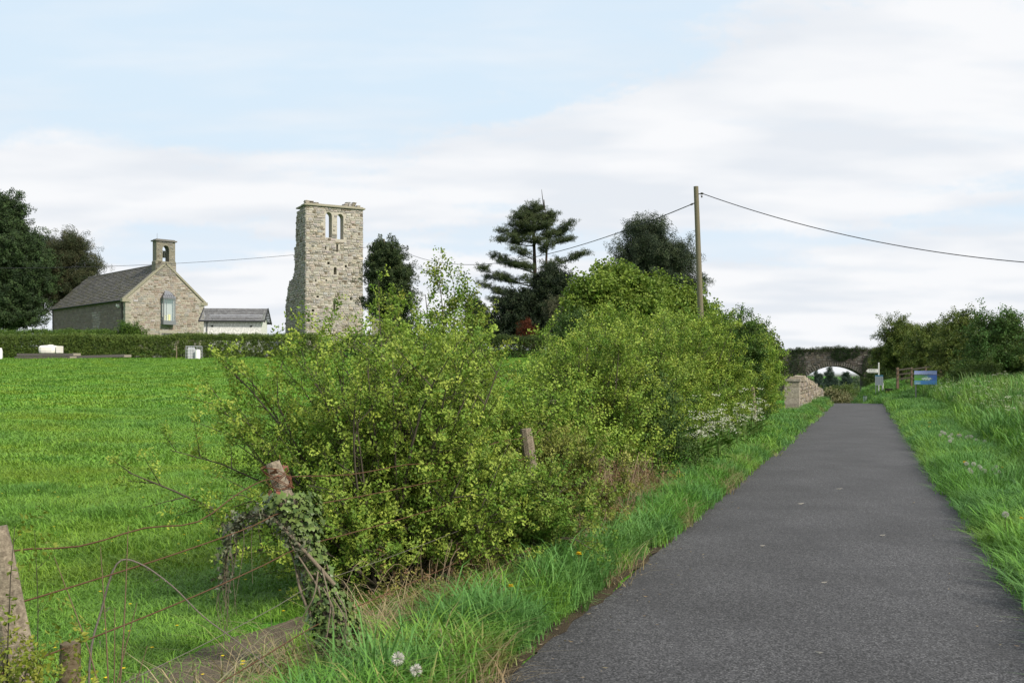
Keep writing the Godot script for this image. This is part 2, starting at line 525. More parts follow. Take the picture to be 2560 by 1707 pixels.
func make_trees() -> void:
	var dk := Color(0.03, 0.05, 0.024)
	var dk2 := Color(0.075, 0.105, 0.04)
	conifer("tall dark cypress standing beside the church's side wall", -62.5, 124, 19.0, [[Vector3(-0.5, 16.5, 0), Vector3(2.6, 3.6, 2.4)], [Vector3(1.4, 11.5, 0.5), Vector3(4.2, 4.4, 3.6)], [Vector3(0.6, 5.5, 0.5), Vector3(4.2, 4.4, 3.4)], [Vector3(3.6, 9.5, 0), Vector3(2.4, 4.0, 2.4)]], 390, {"mesh": SP.scale, "ca": dk, "cb": Color(0.065, 0.11, 0.038), "size": 1.2})
	conifer("dark cypress at the edge of the churchyard, next to the tallest cypress", -68.5, 122, 16.0, [[Vector3(0, 10, 0), Vector3(4.6, 7.6, 3.6)]], 170, {"mesh": SP.scale, "ca": dk, "cb": dk2, "size": 1.2})
	conifer("open brownish pine rising behind the church roof", -57.5, 128, 15.0, [[Vector3(-2.6, 12.6, 0), Vector3(2.4, 2.6, 2.2)], [Vector3(-2.6, 8.0, 0), Vector3(2.2, 2.8, 2.0)], [Vector3(1.0, 13.2, 0), Vector3(3.0, 2.6, 2.6)], [Vector3(3.4, 10.4, 0), Vector3(2.3, 2.6, 2.0)], [Vector3(1.2, 8.3, 0), Vector3(3.2, 1.9, 2.0)], [Vector3(-0.8, 11.0, 0), Vector3(2.0, 3.0, 2.0)]], 190, {"size": 1.2, "cb": Color(0.09, 0.092, 0.045), "rim": 0.7, "shoots": 5, "sprigs": 3})
	conifer("stout round-topped yew beside the ruined tower", -12.35, 99, 10.0, [[Vector3(-0.05, 7.6, 0), Vector3(2.4, 3.3, 2.2)], [Vector3(-0.5, 5.2, 0), Vector3(2.3, 3.2, 2.2)], [Vector3(0.7, 5.2, 0), Vector3(2.2, 3.4, 2.0)], [Vector3(1.0, 2.0, 0), Vector3(1.9, 1.8, 1.6)]], 330, {"mesh": SP.scale, "ca": Color(0.026, 0.045, 0.02), "cb": Color(0.07, 0.10, 0.035), "shoot": 0.8, "size": 0.9})
	conifer("dark spreading yew mass below the open cedar", 2.6, 92, 6.0, [[Vector3(1.4, 5.2, 0), Vector3(2.1, 2.2, 2.0)], [Vector3(-2.0, 3.0, 0), Vector3(2.6, 2.7, 2.2)], [Vector3(1.2, 2.4, 0), Vector3(2.6, 2.8, 2.2)], [Vector3(-4.0, 1.8, 0), Vector3(1.5, 2.0, 1.5)]], 330, {"ca": Color(0.015, 0.026, 0.015), "cb": Color(0.038, 0.055, 0.024), "mesh": SP.scale, "shoot": 0.9})
	conifer("small pointed dark cypress beside the spreading yew", -3.4, 96, 4.5, [[Vector3(-0.3, 3.0, 0), Vector3(0.8, 2.1, 0.8)], [Vector3(0.6, 2.4, 0), Vector3(0.7, 1.9, 0.7)]], 60, {"ca": dk, "cb": dk2, "mesh": SP.scale, "shoot": 0.5, "size": 0.7, "trunk_r": 0.15})
	conifer("dense domed dark pine behind the leafy trees and the pole", 14.9, 104, 13.5, [[Vector3(-0.6, 13.0, 0), Vector3(3.2, 2.9, 3.2)], [Vector3(1.6, 10.3, 0), Vector3(4.2, 3.2, 3.6)], [Vector3(-2.2, 9.8, 0), Vector3(3.4, 3.2, 3.2)], [Vector3(4.2, 5.2, 0), Vector3(2.0, 2.4, 2.0)], [Vector3(0, 4.5, 0), Vector3(4.6, 3.0, 3.0)]], 300, {"ca": Color(0.032, 0.05, 0.032), "cb": Color(0.075, 0.10, 0.05), "size": 1.1})
	cedar()
	far_wood()
	plant("copper_shrub", "red-brown copper shrub under the dark yew", "shrub", stand(1.0, 86), {"lobes": [[Vector3(0.2, 1.6, 0), Vector3(0.9, 1.3, 0.8)]], "stems": 26, "mesh": SP.fine, "ca": Color(0.06, 0.016, 0.008), "cb": Color(0.14, 0.04, 0.015), "shoots": 6, "sprigs": 4, "shoot": 0.5, "size": 0.8, "twiggy": false})
	plant("spiky_shrub", "grey-green spiky shrub between the yew and the leafy trees", "shrub", stand(4.0, 80), {"lobes": [[Vector3(0, 3.4, 0), Vector3(1.3, 1.2, 1.0)]], "stems": 40, "mesh": SP.flat, "ca": Color(0.05, 0.06, 0.03), "cb": Color(0.12, 0.12, 0.07), "shoots": 6, "sprigs": 4, "shoot": 0.5, "size": 0.9, "twiggy": false})
	broadleaf("leafy light green tree in front of the domed pine, left of the pole's cables", 5.2, 47, 6.8, Vector3(2.0, 2.4, 1.9), 120).set_meta("label", "leafy light green tree in front of the domed pine")
	broadleaf("shorter leafy tree between the yew and the taller leafy tree", 3.7, 46, 6.0, Vector3(1.4, 2.1, 1.6), 80)
	broadleaf("leafy tree standing behind the wooden pole", 8.2, 50, 6.3, Vector3(1.8, 2.3, 1.8), 95)
	broadleaf("dark leafy shrub in the ivy-green gap below the yew", 2.7, 40, 3.6, Vector3(1.2, 1.3, 1.2), 45, {"ca": Color(0.03, 0.065, 0.018), "cb": Color(0.075, 0.13, 0.03), "mesh": SP.fine})
	broadleaf("rounded tree sloping down behind the end of the hedge", 11.6, 62, 6.0, Vector3(2.5, 2.5, 2.2), 90, {"ca": Color(0.035, 0.065, 0.012), "cb": Color(0.075, 0.12, 0.02)})
	broadleaf("small tree between the hedge and the bridge's ivy", 13.5, 56, 4.3, Vector3(1.5, 2.0, 1.5), 60, {"ca": Color(0.05, 0.085, 0.02), "cb": Color(0.11, 0.15, 0.035)})
	# the thick growth on the bank across the path
	var ga := Color(0.06, 0.10, 0.022)
	var gb := Color(0.16, 0.20, 0.045)
	for e in [["tall hawthorn on the bank beside the bridge", 30.2, 77, 6.0, Vector3(2.4, 2.4, 2.2), 150], ["hawthorn on the bank behind the rail fence", 29.0, 68, 4.9, Vector3(2.2, 2.2, 2.0), 120], ["broad thorn tree on the bank behind the information panel", 26.2, 57, 5.1, Vector3(2.4, 2.4, 2.1), 150],
			["dark green thorn tree on the bank beyond the cow parsley", 24.2, 49, 4.6, Vector3(2.3, 2.2, 2.0), 150], ["thorn tree at the end of the bank away from the bridge", 24.3, 43, 4.1, Vector3(2.2, 2.0, 2.0), 130], ["thorn tree on the bank overhanging the flowery slope", 27.8, 45, 4.6, Vector3(2.4, 2.3, 2.0), 110]]:
		var bush := broadleaf(e[0], e[1], e[2], e[3], e[4], e[5], {"mesh": SP.fine, "ca": ga, "cb": gb if e[2] != 49 else Color(0.085, 0.18, 0.045), "trunk_r": 0.09, "shoot": 0.7, "up": 0.3, "size": 1.0})
		bush.set_meta("group", "thorn trees on the bank")
	for e in [["low leafy shrub on the bank below the thorn trees", 21.6, 46, 1.15, 1.0], ["low shrub beside the information panel", 23.3, 50.5, 1.5, 1.0], ["low dark shrub at the foot of the thorn trees", 22.8, 42, 1.6, 1.1], ["shrub under the overhanging thorn tree", 22.0, 38.5, 1.5, 1.0]]:
		var p := stand(e[1], e[2])
		plant("bank_shrub", e[0], "shrub", p, {"lobes": [[Vector3(0, 0.55, 0), Vector3(e[4] * 1.25, e[4] * 0.75, e[4])]], "stems": 45, "mesh": SP.fine, "ca": ga, "cb": Color(0.09, 0.14, 0.03), "shoots": 7, "sprigs": 4, "shoot": 0.4, "size": 0.75}, "shrubs on the bank")
	# below the bridge
	for e in [["dark green shrub beside the bridge's ivied end", 30.6, 105, 3.4, 1.1], ["shrub at the foot of the bridge past the stone wall", 28.8, 90, 2.6, 0.9], ["pale twiggy shrub below the arch", 31.6, 96, 2.6, 0.9], ["green shrub under the arch beside the notice board", 41.3, 112, 4.0, 1.6], ["leafy shrub covering the bridge's footing", 42.5, 110, 4.6, 2.3], ["tall shrub covering the bridge's shoulder by the signpost", 46.5, 113, 6.0, 3.0], ["shrub seen through the arch", 43.0, 140, 1.8, 2.2], ["bushy growth beyond the arch", 50.5, 150, 4.4, 2.0], ["dense shrub past the arch on the path's far bend", 46.8, 141, 4.1, 2.3], ["wide shrub past the arch beside the far spruces", 49.5, 158, 4.3, 2.6], ["low rounded shrub just past the arch", 41.6, 130, 3.2, 1.6], ["leafy shrub past the arch below its shaded flank", 54.5, 156, 4.6, 2.6]]:
		var p := stand(e[1], e[2])
		plant("cutting_shrub", e[0], "shrub", p, {"lobes": [[Vector3(0, e[3] * (0.5 if e[3] != 2.6 else 0.28), 0), Vector3(e[4], e[3] * (0.5 if e[3] != 2.6 else 0.28), e[4])]], "stems": 60 if e[3] != 2.6 else 26, "mesh": SP.broad, "ca": Color(0.06, 0.10, 0.03) if e[3] != 2.6 else Color(0.10, 0.12, 0.05), "cb": Color(0.13, 0.18, 0.05) if e[3] != 2.6 else Color(0.22, 0.21, 0.11), "shoots": 6, "sprigs": 4, "shoot": 0.7, "twiggy": false, "stem_r": 0.03}, "shrubs round the bridge")
	for e in [[77, 250, 5.2, "slim dark spruce far beyond the arch, standing apart"], [84.5, 265, 6.2, "bushy spruce far beyond the arch"], [101, 300, 6.5, "round-shouldered spruce far beyond the arch, by the shrubs"], [68, 240, 5.4, "spruce in the far row beyond the arch, at its edge"], [71, 244, 4.6, "shorter spruce in the far row beyond the arch"], [88, 262, 4.4, "short spruce far beyond the arch beside the bushy one"], [94, 290, 4.0, "low spruce far beyond the arch"]]:
		var hh: float = 1.8 + e[2] * 1.12
		conifer(e[3], e[0], e[1], hh * 0.95, [[Vector3(0, hh * 0.35, 0), Vector3(hh * 0.2, hh * 0.35, hh * 0.2)], [Vector3(0, hh * 0.7, 0), Vector3(hh * 0.11, hh * 0.3, hh * 0.11)]], 70, {"shoot": 0.8, "size": 1.1, "trunk_r": 0.15, "mesh": SP.scale, "ca": Color(0.03, 0.055, 0.04), "cb": Color(0.06, 0.09, 0.07)})

# the woods on the far side of the valley, seen through the arch
func far_wood() -> void:
	var lv := Many.new()
	for i in 2600:
		var x := rf(-20.0, 190.0)
		var d := 330.0 + rf(-8.0, 25.0)
		var g := gh(x, -d)
		var top := 5.0 + 2.6 * broad.get_noise_2d(x * 4.0, 11.0) + 1.2 * broad.get_noise_2d(x * 17.0, 5.0)
		lv.along(Vector3(x, g + maxf(0.3, (top - minf(g + 5.8, 4.0)) * sqrt(rng.randf())), -d), rdir() + Vector3.UP, rf(0, TAU), rf(3.0, 5.0), tint(Color(0.055, 0.085, 0.05).lerp(Color(0.11, 0.15, 0.085), rng.randf()), 0.2))
	tag(mass("far_woods", lv, SP.broad, self), "distant low woodland beyond the bridge", "woods")

# an old cedar: bare boughs with flat dark sprays towards their ends
func cedar() -> void:
	var base := stand(2.45, 108)
	var root := thing("cedar_tree", "open old cedar with bare boughs and flat dark sprays", "tree", base)
	var tm := MB.new()
	tm.col = Color(0.09, 0.07, 0.055)
	tm.tube(arc([Vector3(0, -0.3, 0), Vector3(0.1, 5, 0), Vector3(0, 10, 0), Vector3(-0.2, 15.2, 0)]), 0.36, 0.1, 8)
	tm.tube(arc([Vector3(0.6, 3.5, 0.3), Vector3(1.2, 9, 0.3), Vector3(1.3, 13, 0.3), Vector3(1.0, 16.5, 0.3)]), 0.2, 0.05, 6)
	part("trunk", tm, M.bark, root)
	var wood := MB.new()
	wood.col = Color(0.07, 0.06, 0.05)
	wood.tube(PackedVector3Array([Vector3(1.0, 15.5, 0.3), Vector3(0.75, 17.6, 0.3)]), 0.06, 0.02, 4)
	var lv := Many.new()
	var boughs := [[-5.6, 7.4, 0], [-5.7, 9.0, 0.5], [-4.4, 10.6, -0.5], [-3.8, 12.2, 0.4], [-3.5, 13.2, -0.4], [-2.3, 14.5, 0.6], [4.0, 14.0, 0], [4.1, 12.3, 0.6], [5.7, 10.9, -0.4], [3.2, 13.2, -1.0], [-5.0, 6.0, 1.0], [-4.6, 8.2, -1.5], [-1.6, 15.2, 1.0], [0.8, 15.6, 0], [2.4, 15.0, 1], [-2.6, 13.9, 0.2], [-2.0, 14.9, -0.5], [-1.2, 14.8, 0.5], [1.5, 15.2, -0.6], [0.2, 15.3, -1.2], [-0.9, 13.6, -1.6], [1.0, 14.2, -1.5], [2.0, 14.3, 0.4], [-2.2, 13.4, -2.0], [-0.4, 16.0, 0.3], [-2.0, 11.0, 2.0], [-1.5, 9.5, 2.2], [1.5, 11.5, 2.2], [2.2, 9.8, 1.8], [-2.8, 12.4, 1.6], [0.3, 12.3, 2.3], [-1.0, 8.0, 2.0], [1.9, 12.8, 1.5], [-1.3, 15.6, -0.8], [0.5, 14.6, 1.5], [-0.6, 14.0, 2.0], [1.6, 13.8, 1.8], [-4.2, 6.9, 0.2], [-3.6, 9.7, 0.8]]
	for b in boughs:
		var tip := Vector3(b[0], b[1], b[2])
		var hx := Vector2(b[0], b[2]).length()
		var st := Vector3(0.6 if b[0] > 1.0 else 0.0, b[1] - hx * rf(0.05, 0.5) - 0.3, 0)
		var mid := st.lerp(tip, 0.5) + Vector3(0, -0.25 * hx * 0.2, 0)
		wood.tube(arc([st, mid, tip]), 0.07, 0.015, 4)
		var reach := int(9 + 4.0 * hx)
		for i in reach:
			var f := rf(0.38, 1.04) if hx > 2.5 else rf(0.2, 1.0)
			var p := st.lerp(mid, f).lerp(mid.lerp(tip, f), f)
			var sd := Vector3(rf(-1, 1), rf(-0.08, 0.3), rf(-1, 1)) * 0.6
			wood.tube(PackedVector3Array([p, p + sd]), 0.015, 0.005, 3)
			for q in 5:
				lv.along(p + sd * rf(0.3, 1.4) + rdir() * Vector3(0.4, 0.22, 0.4), Vector3(rf(-1, 1), rf(0.0, 0.35), rf(-1, 1)) + tip.normalized() * Vector3(0.6, 0, 0.6), rf(0, TAU), rf(0.5, 0.95), tint(Color(0.04, 0.06, 0.026).lerp(Color(0.085, 0.11, 0.042), rng.randf()), 0.2))
	part("boughs", wood, M.bark, root)
	mass("crown", lv, SP.flat, root)

# ---------------------------------------------------------------- the scene
func _ready() -> void:
	rng.seed = 20240511
	# camera: a 35 mm lens, level, shifted a little upwards
	var cam := Camera3D.new()
	cam.name = "camera"
	cam.projection = Camera3D.PROJECTION_FRUSTUM
	cam.near = 0.1
	cam.far = 6000.0
	cam.size = 0.1 * 1707.0 / 2489.0
	cam.frustum_offset = Vector2(0, 0.1 * 81.5 / 2489.0)
	cam.position = Vector3(0, 1.6, 0)
	add_child(cam)
	cam.current = true
	# sky and exposure
	var env := Environment.new()
	env.background_mode = Environment.BG_SKY
	env.tonemap_mode = Environment.TONE_MAPPER_LINEAR
	env.tonemap_exposure = 1.8
	env.sdfgi_enabled = true
	env.ssao_enabled = true
	env.ssil_enabled = true
	var sky := Sky.new()
	sky.sky_material = cloudy()
	env.sky = sky
	env.background_energy_multiplier = 0.6
	var we := WorldEnvironment.new()
	we.name = "world_environment"
	we.environment = env
	add_child(we)
	# a hazy sun behind the camera's right shoulder
	var sun := DirectionalLight3D.new()
	sun.name = "sun"
	sun.light_energy = 0.92
	sun.light_color = Color(1.0, 0.965, 0.9)
	sun.light_angular_distance = 9.0
	sun.shadow_enabled = true
	add_child(sun)
	sun.look_at_from_position(Vector3(0.76, 0.78, 0.66), Vector3.ZERO)

	rough_ground.frequency = 0.16
	rough_ground.fractal_octaves = 3
	broad.frequency = 0.05
	broad.seed = 7
	make_materials()
	make_sprigs()
	make_land()
	make_church()
	make_outbuilding()
	make_tower()
	make_bridge()
	make_stone_wall()
	make_hedges()
	make_trees()
	make_hedgerow()
	make_fence()
	make_poles()
	make_signs()
	make_field_things()
	make_grass()
	make_flowers()
	make_litter()

func cloudy() -> PanoramaSkyMaterial:
	var w := 3072
	var h := 1536
	var im := Image.create_empty(w, h, false, Image.FORMAT_RGBF)
	im.fill(Color(0.16, 0.18, 0.13))
	var wisp := FastNoiseLite.new()
	wisp.frequency = 1.0
	wisp.fractal_octaves = 5
	wisp.fractal_gain = 0.6
	wisp.seed = 31
	var f := FastNoiseLite.new()
	f.noise_type = FastNoiseLite.TYPE_SIMPLEX_SMOOTH
	f.frequency = 1.0
	f.fractal_octaves = 6
	f.fractal_gain = 0.5
	f.seed = 12
	f.domain_warp_enabled = true
	f.domain_warp_amplitude = 0.25
	f.domain_warp_frequency = 1.2
	var shade := FastNoiseLite.new()
	shade.frequency = 1.0
	shade.fractal_octaves = 4
	shade.seed = 77
	for j in h:
		var el := (0.5 - (j + 0.5) / h) * PI
		var y := sin(el)
		if el < -0.05: break
		for i in w:
			var az := (fposmod((i + 0.5) / w + 0.5, 1.0) - 0.5) * TAU       # 0 is -Z, and x grows with it
			# layers of cloud on a flat ceiling, so that they draw together towards the horizon
			var k := 1.0 / (maxf(y, 0.0) + 0.12)
			var px := sin(az) * cos(el) * k
			var pz := cos(az) * cos(el) * k
			var n := f.get_noise_3d(px * 0.42 + 3.1, pz * 0.62, el * 1.5)
			var open := -0.02 + 0.26 * exp(-pow((az + 0.24) / 0.42, 2.0) - pow((el - 0.30) / 0.13, 2.0)) - 0.34 * exp(-pow((az + 0.42) / 0.17, 2.0) - pow((el - 0.2) / 0.05, 2.0)) - 0.22 * sm(0.25, 0.0, el) - 0.3 * sin(az) - 0.04
			var streak := wisp.get_noise_3d(px * 1.1, pz * 3.2, 9.0)
			var cover := clampf(sm(-0.16, 0.17, n - open + 0.05) + streak * 0.5 * sm(0.9, 0.4, el) + 0.12, 0.0, 1.0)
			var s2 := shade.get_noise_3d(px * 0.9, pz * 1.5, 4.0)
			var blue := Color(0.655, 0.785, 0.90).lerp(Color(0.40, 0.58, 0.86), sm(0.2, 1.2, el)).lerp(Color(0.76, 0.82, 0.89), sm(0.22, 0.0, el))
			var white := Color(0.88, 0.89, 0.91).lerp(Color(0.735, 0.775, 0.83), clampf(0.42 - s2 * 1.6 - streak * 0.7, 0.0, 1.0) * 0.9)
			im.set_pixel(i, j, blue.lerp(white, cover))
	var m := PanoramaSkyMaterial.new()
	m.panorama = ImageTexture.create_from_image(im)
	return m

func steps(list: Array) -> PackedFloat32Array:
	var out := PackedFloat32Array([list[0]])
	for k in range(1, list.size()):
		var to: float = list[k][0]
		var st: float = list[k][1]
		var grow_by: float = list[k][2]
		while out[-1] < to - st * 0.5:
			out.append(minf(out[-1] + st, to))
			st *= grow_by
	return out

func make_land() -> void:
	var ss := steps([-80.0, [-4.0, 10.0, 0.9], [14.0, 0.35, 1.0], [75.0, 0.5, 1.012], [160.0, 2.0, 1.03], [3000.0, 8.0, 1.25]])
	var tr := steps([0.0, [6.0, 0.18, 1.0], [30.0, 0.25, 1.07], [110.0, 2.0, 1.03], [3000.0, 6.0, 1.3]])
	var tt := PackedFloat32Array()
	for i in range(tr.size() - 1, 0, -1): tt.append(-tr[i])
	tt.append_array(tr)
	var mb := MB.new()
	var nt := tt.size()
	for s in ss:
		var c := path_c(s)
		for t0 in tt:
			var t := t0 + c * sm(60.0, 10.0, absf(t0))
			var x := s * SN + t * CS
			var z := -(s * CS - t * SN)
			mb.v.append(Vector3(x, gh(x, z), z))
			mb.c.append(Color(1, 1, 1))
	mb.n.resize(mb.v.size())
	for i in ss.size() - 1:
		for j in nt - 1:
			var a := i * nt + j
			for k in [a, a + nt, a + 1, a + 1, a + nt, a + nt + 1]: mb.ix.append(k)
	for i in ss.size():
		for j in nt:
			var p := mb.v[mini(i + 1, ss.size() - 1) * nt + j] - mb.v[maxi(i - 1, 0) * nt + j]
			var q := mb.v[i * nt + mini(j + 1, nt - 1)] - mb.v[i * nt + maxi(j - 1, 0)]
			mb.n[i * nt + j] = q.cross(p).normalized()
	tag(part("ground", mb, M.ground, self), "rolling green ground under field, verges and bank", "", "", "structure")
	# the tarmac path: a sheet with worn edges, falling away past the crest
	var pb := MB.new()
	var ps := steps([-6.0, [12.0, 0.15, 1.0], [80.0, 0.4, 1.0], [150.0, 2.0, 1.0]])
	var across := [-1.0, -0.96, -0.5, 0.0, 0.5, 0.96, 1.0]
	for s in ps:
		var c := path_c(s)
		for a in across:
			var e: float = HALF + 0.02
			if absf(a) > 0.9: e += rough_ground.get_noise_2d(s * 9.0, a * 50.0) * 0.07 + rough_ground.get_noise_2d(s * 2.0, a * 90.0) * 0.07
			var t: float = c + a * e
			pb.v.append(Vector3(s * SN + t * CS, path_y(s) + (0.02 * (1.0 - a * a) if absf(a) < 0.99 else -0.035), -(s * CS - t * SN)))
			pb.c.append(Color(1, 1, 1))
	var na := across.size()
	for i in ps.size() - 1:
		for j in na - 1:
			var a := i * na + j
			for k in [a, a + na, a + 1, a + 1, a + na, a + na + 1]: pb.ix.append(k)
	pb.n.resize(pb.v.size())
	pb.n.fill(Vector3.UP)
	tag(part("path", pb, M.tarmac, self), "dark tarmac path running straight to a low crest", "", "", "structure")
	# loose grey gravel between the path and the wall
	var gb := MB.new()
	gb.col = Color(0.36, 0.34, 0.33)
	var last := []
	for i in 40:
		var s := 36.0 + i * 0.6
		var w := 0.75 * sin(PI * clampf(i / 39.0, 0.02, 0.98)) * (1.0 + 0.3 * rough_ground.get_noise_2d(s * 4.0, 3.0))
		var row := []
		for k in 4:
			var p := on(s, path_c(s) - HALF - 0.02 - w * k / 3.0)
			p.y += 0.03
			row.append(p)
		if last:
			for k in 3: gb.face(last[k], last[k + 1], row[k + 1], row[k], Vector3.UP)
		last = row
	tag(part("gravel", gb, M.gravel, self), "strip of loose grey gravel between the path and the stone wall", "", "", "stuff")
	# trodden bare earth just inside the field
	var eb := MB.new()
	eb.col = Color(0.30, 0.24, 0.17)
	last = []
	for i in 22:
		var s := 3.2 + i * 0.13
		var w := 0.42 * sin(PI * clampf(i / 21.0, 0.03, 0.97)) * (1.0 + 0.4 * rough_ground.get_noise_2d(s * 14.0, 8.0))
		var row := []
		for k in 5:
			var p := on(s, -3.3 - 0.12 * (s - 3.2) + w * (k / 2.0 - 1.0))
			p.y += 0.02
			row.append(p)
		if last:
			for k in 4: eb.face(last[k], last[k + 1], row[k + 1], row[k], Vector3.UP)
		last = row
	tag(part("bare_earth", eb, M.gravel, self), "trodden patch of bare pale earth behind the fence", "", "", "structure")

# ---------------------------------------------------------------- masonry
# lays rubble on a face: each stone is [ux0, ux1, uy0, uy1]; keep(x, y, w, h) says whether a stone may lie there
func courses(w: float, h: float, row: float, long: float, keep: Callable) -> Array:
	var out := []
	var y := 0.0
	while y < h - row * 0.4:
		var rh := minf(row * rf(0.7, 1.35), h - y)
		var x := 0.0
		while x < w - 0.05:
			var sw := long * rf(0.5, 1.5)
			if w - x - sw < long * 0.4: sw = w - x
			if rng.randf() < 0.12 and rh > row:     # two thin ones in place of a tall one
				for k in 2:
					if keep.call(x, y + rh * 0.5 * k, sw, rh * 0.5): out.append([x, x + sw, y + rh * 0.5 * k, y + rh * 0.5 * (k + 1)])
			elif keep.call(x, y, sw, rh): out.append([x, x + sw, y, y + rh])
			x += sw
		y += rh
	return out

# up to `single` of the stones become parts of their own, the rest one joined part
func lay(root: Node3D, called: String, list: Array, single: int, mat: Material) -> void:
	# list: [o, ux, uy, n, w, h, proud, color]
	list.sort_custom(func(a, b): return a[4] * a[5] > b[4] * b[5])
	var rest := MB.new()
	for i in list.size():
		var s: Array = list[i]
		if i < single:
			var one := MB.new()
			one.col = s[7]
			one.stone(Vector3.ZERO, s[1], s[2], s[3], s[4], s[5], s[6], jit())
			var o := part(called, one, mat, root)
			o.position = s[0]
		else:
			rest.col = s[7]
			rest.stone(s[0], s[1], s[2], s[3], s[4], s[5], s[6], jit())
	if rest.v.size(): part("stonework", rest, mat, root, "stuff")

func poly(parent: Node, pts: Array, depth: float, at: Vector3, cut: bool) -> CSGPolygon3D:
	var p := CSGPolygon3D.new()
	var a := PackedVector2Array()
	for q in pts: a.append(Vector2(q[0], q[1]))
	p.polygon = a
	p.depth = depth
	p.position = at
	p.name = "cut" if cut else "body"
	if cut: p.operation = CSGShape3D.OPERATION_SUBTRACTION
	parent.add_child(p, true)
	return p

func lancet(x0: float, x1: float, y0: float, y1: float) -> Array:
	var r := (x1 - x0) * 0.5
	var a := [[x0, y0], [x1, y0]]
	for i in 9: a.append([x0 + r + r * cos(PI * i / 8.0), y1 - r * 1.15 + r * 1.15 * sin(PI * i / 8.0)])
	return a

func plain(col: Color, base: Material) -> StandardMaterial3D:
	var m: StandardMaterial3D = base.duplicate()
	m.vertex_color_use_as_albedo = false
	m.albedo_color = col.linear_to_srgb()
	return m

const STONES := [Color(0.49, 0.455, 0.41), Color(0.54, 0.485, 0.415), Color(0.45, 0.43, 0.41), Color(0.52, 0.455, 0.425), Color(0.40, 0.375, 0.345), Color(0.56, 0.525, 0.475), Color(0.46, 0.42, 0.345), Color(0.51, 0.47, 0.455)]
func stone_col(k := 1.0) -> Color:
	var c: Color = STONES[rng.randi() % STONES.size()]
	if rng.randf() < 0.1: c = Color(0.25, 0.21, 0.165)
	c = tint(c, 0.16)
	return Color(c.r * k, c.g * k, c.b * k)

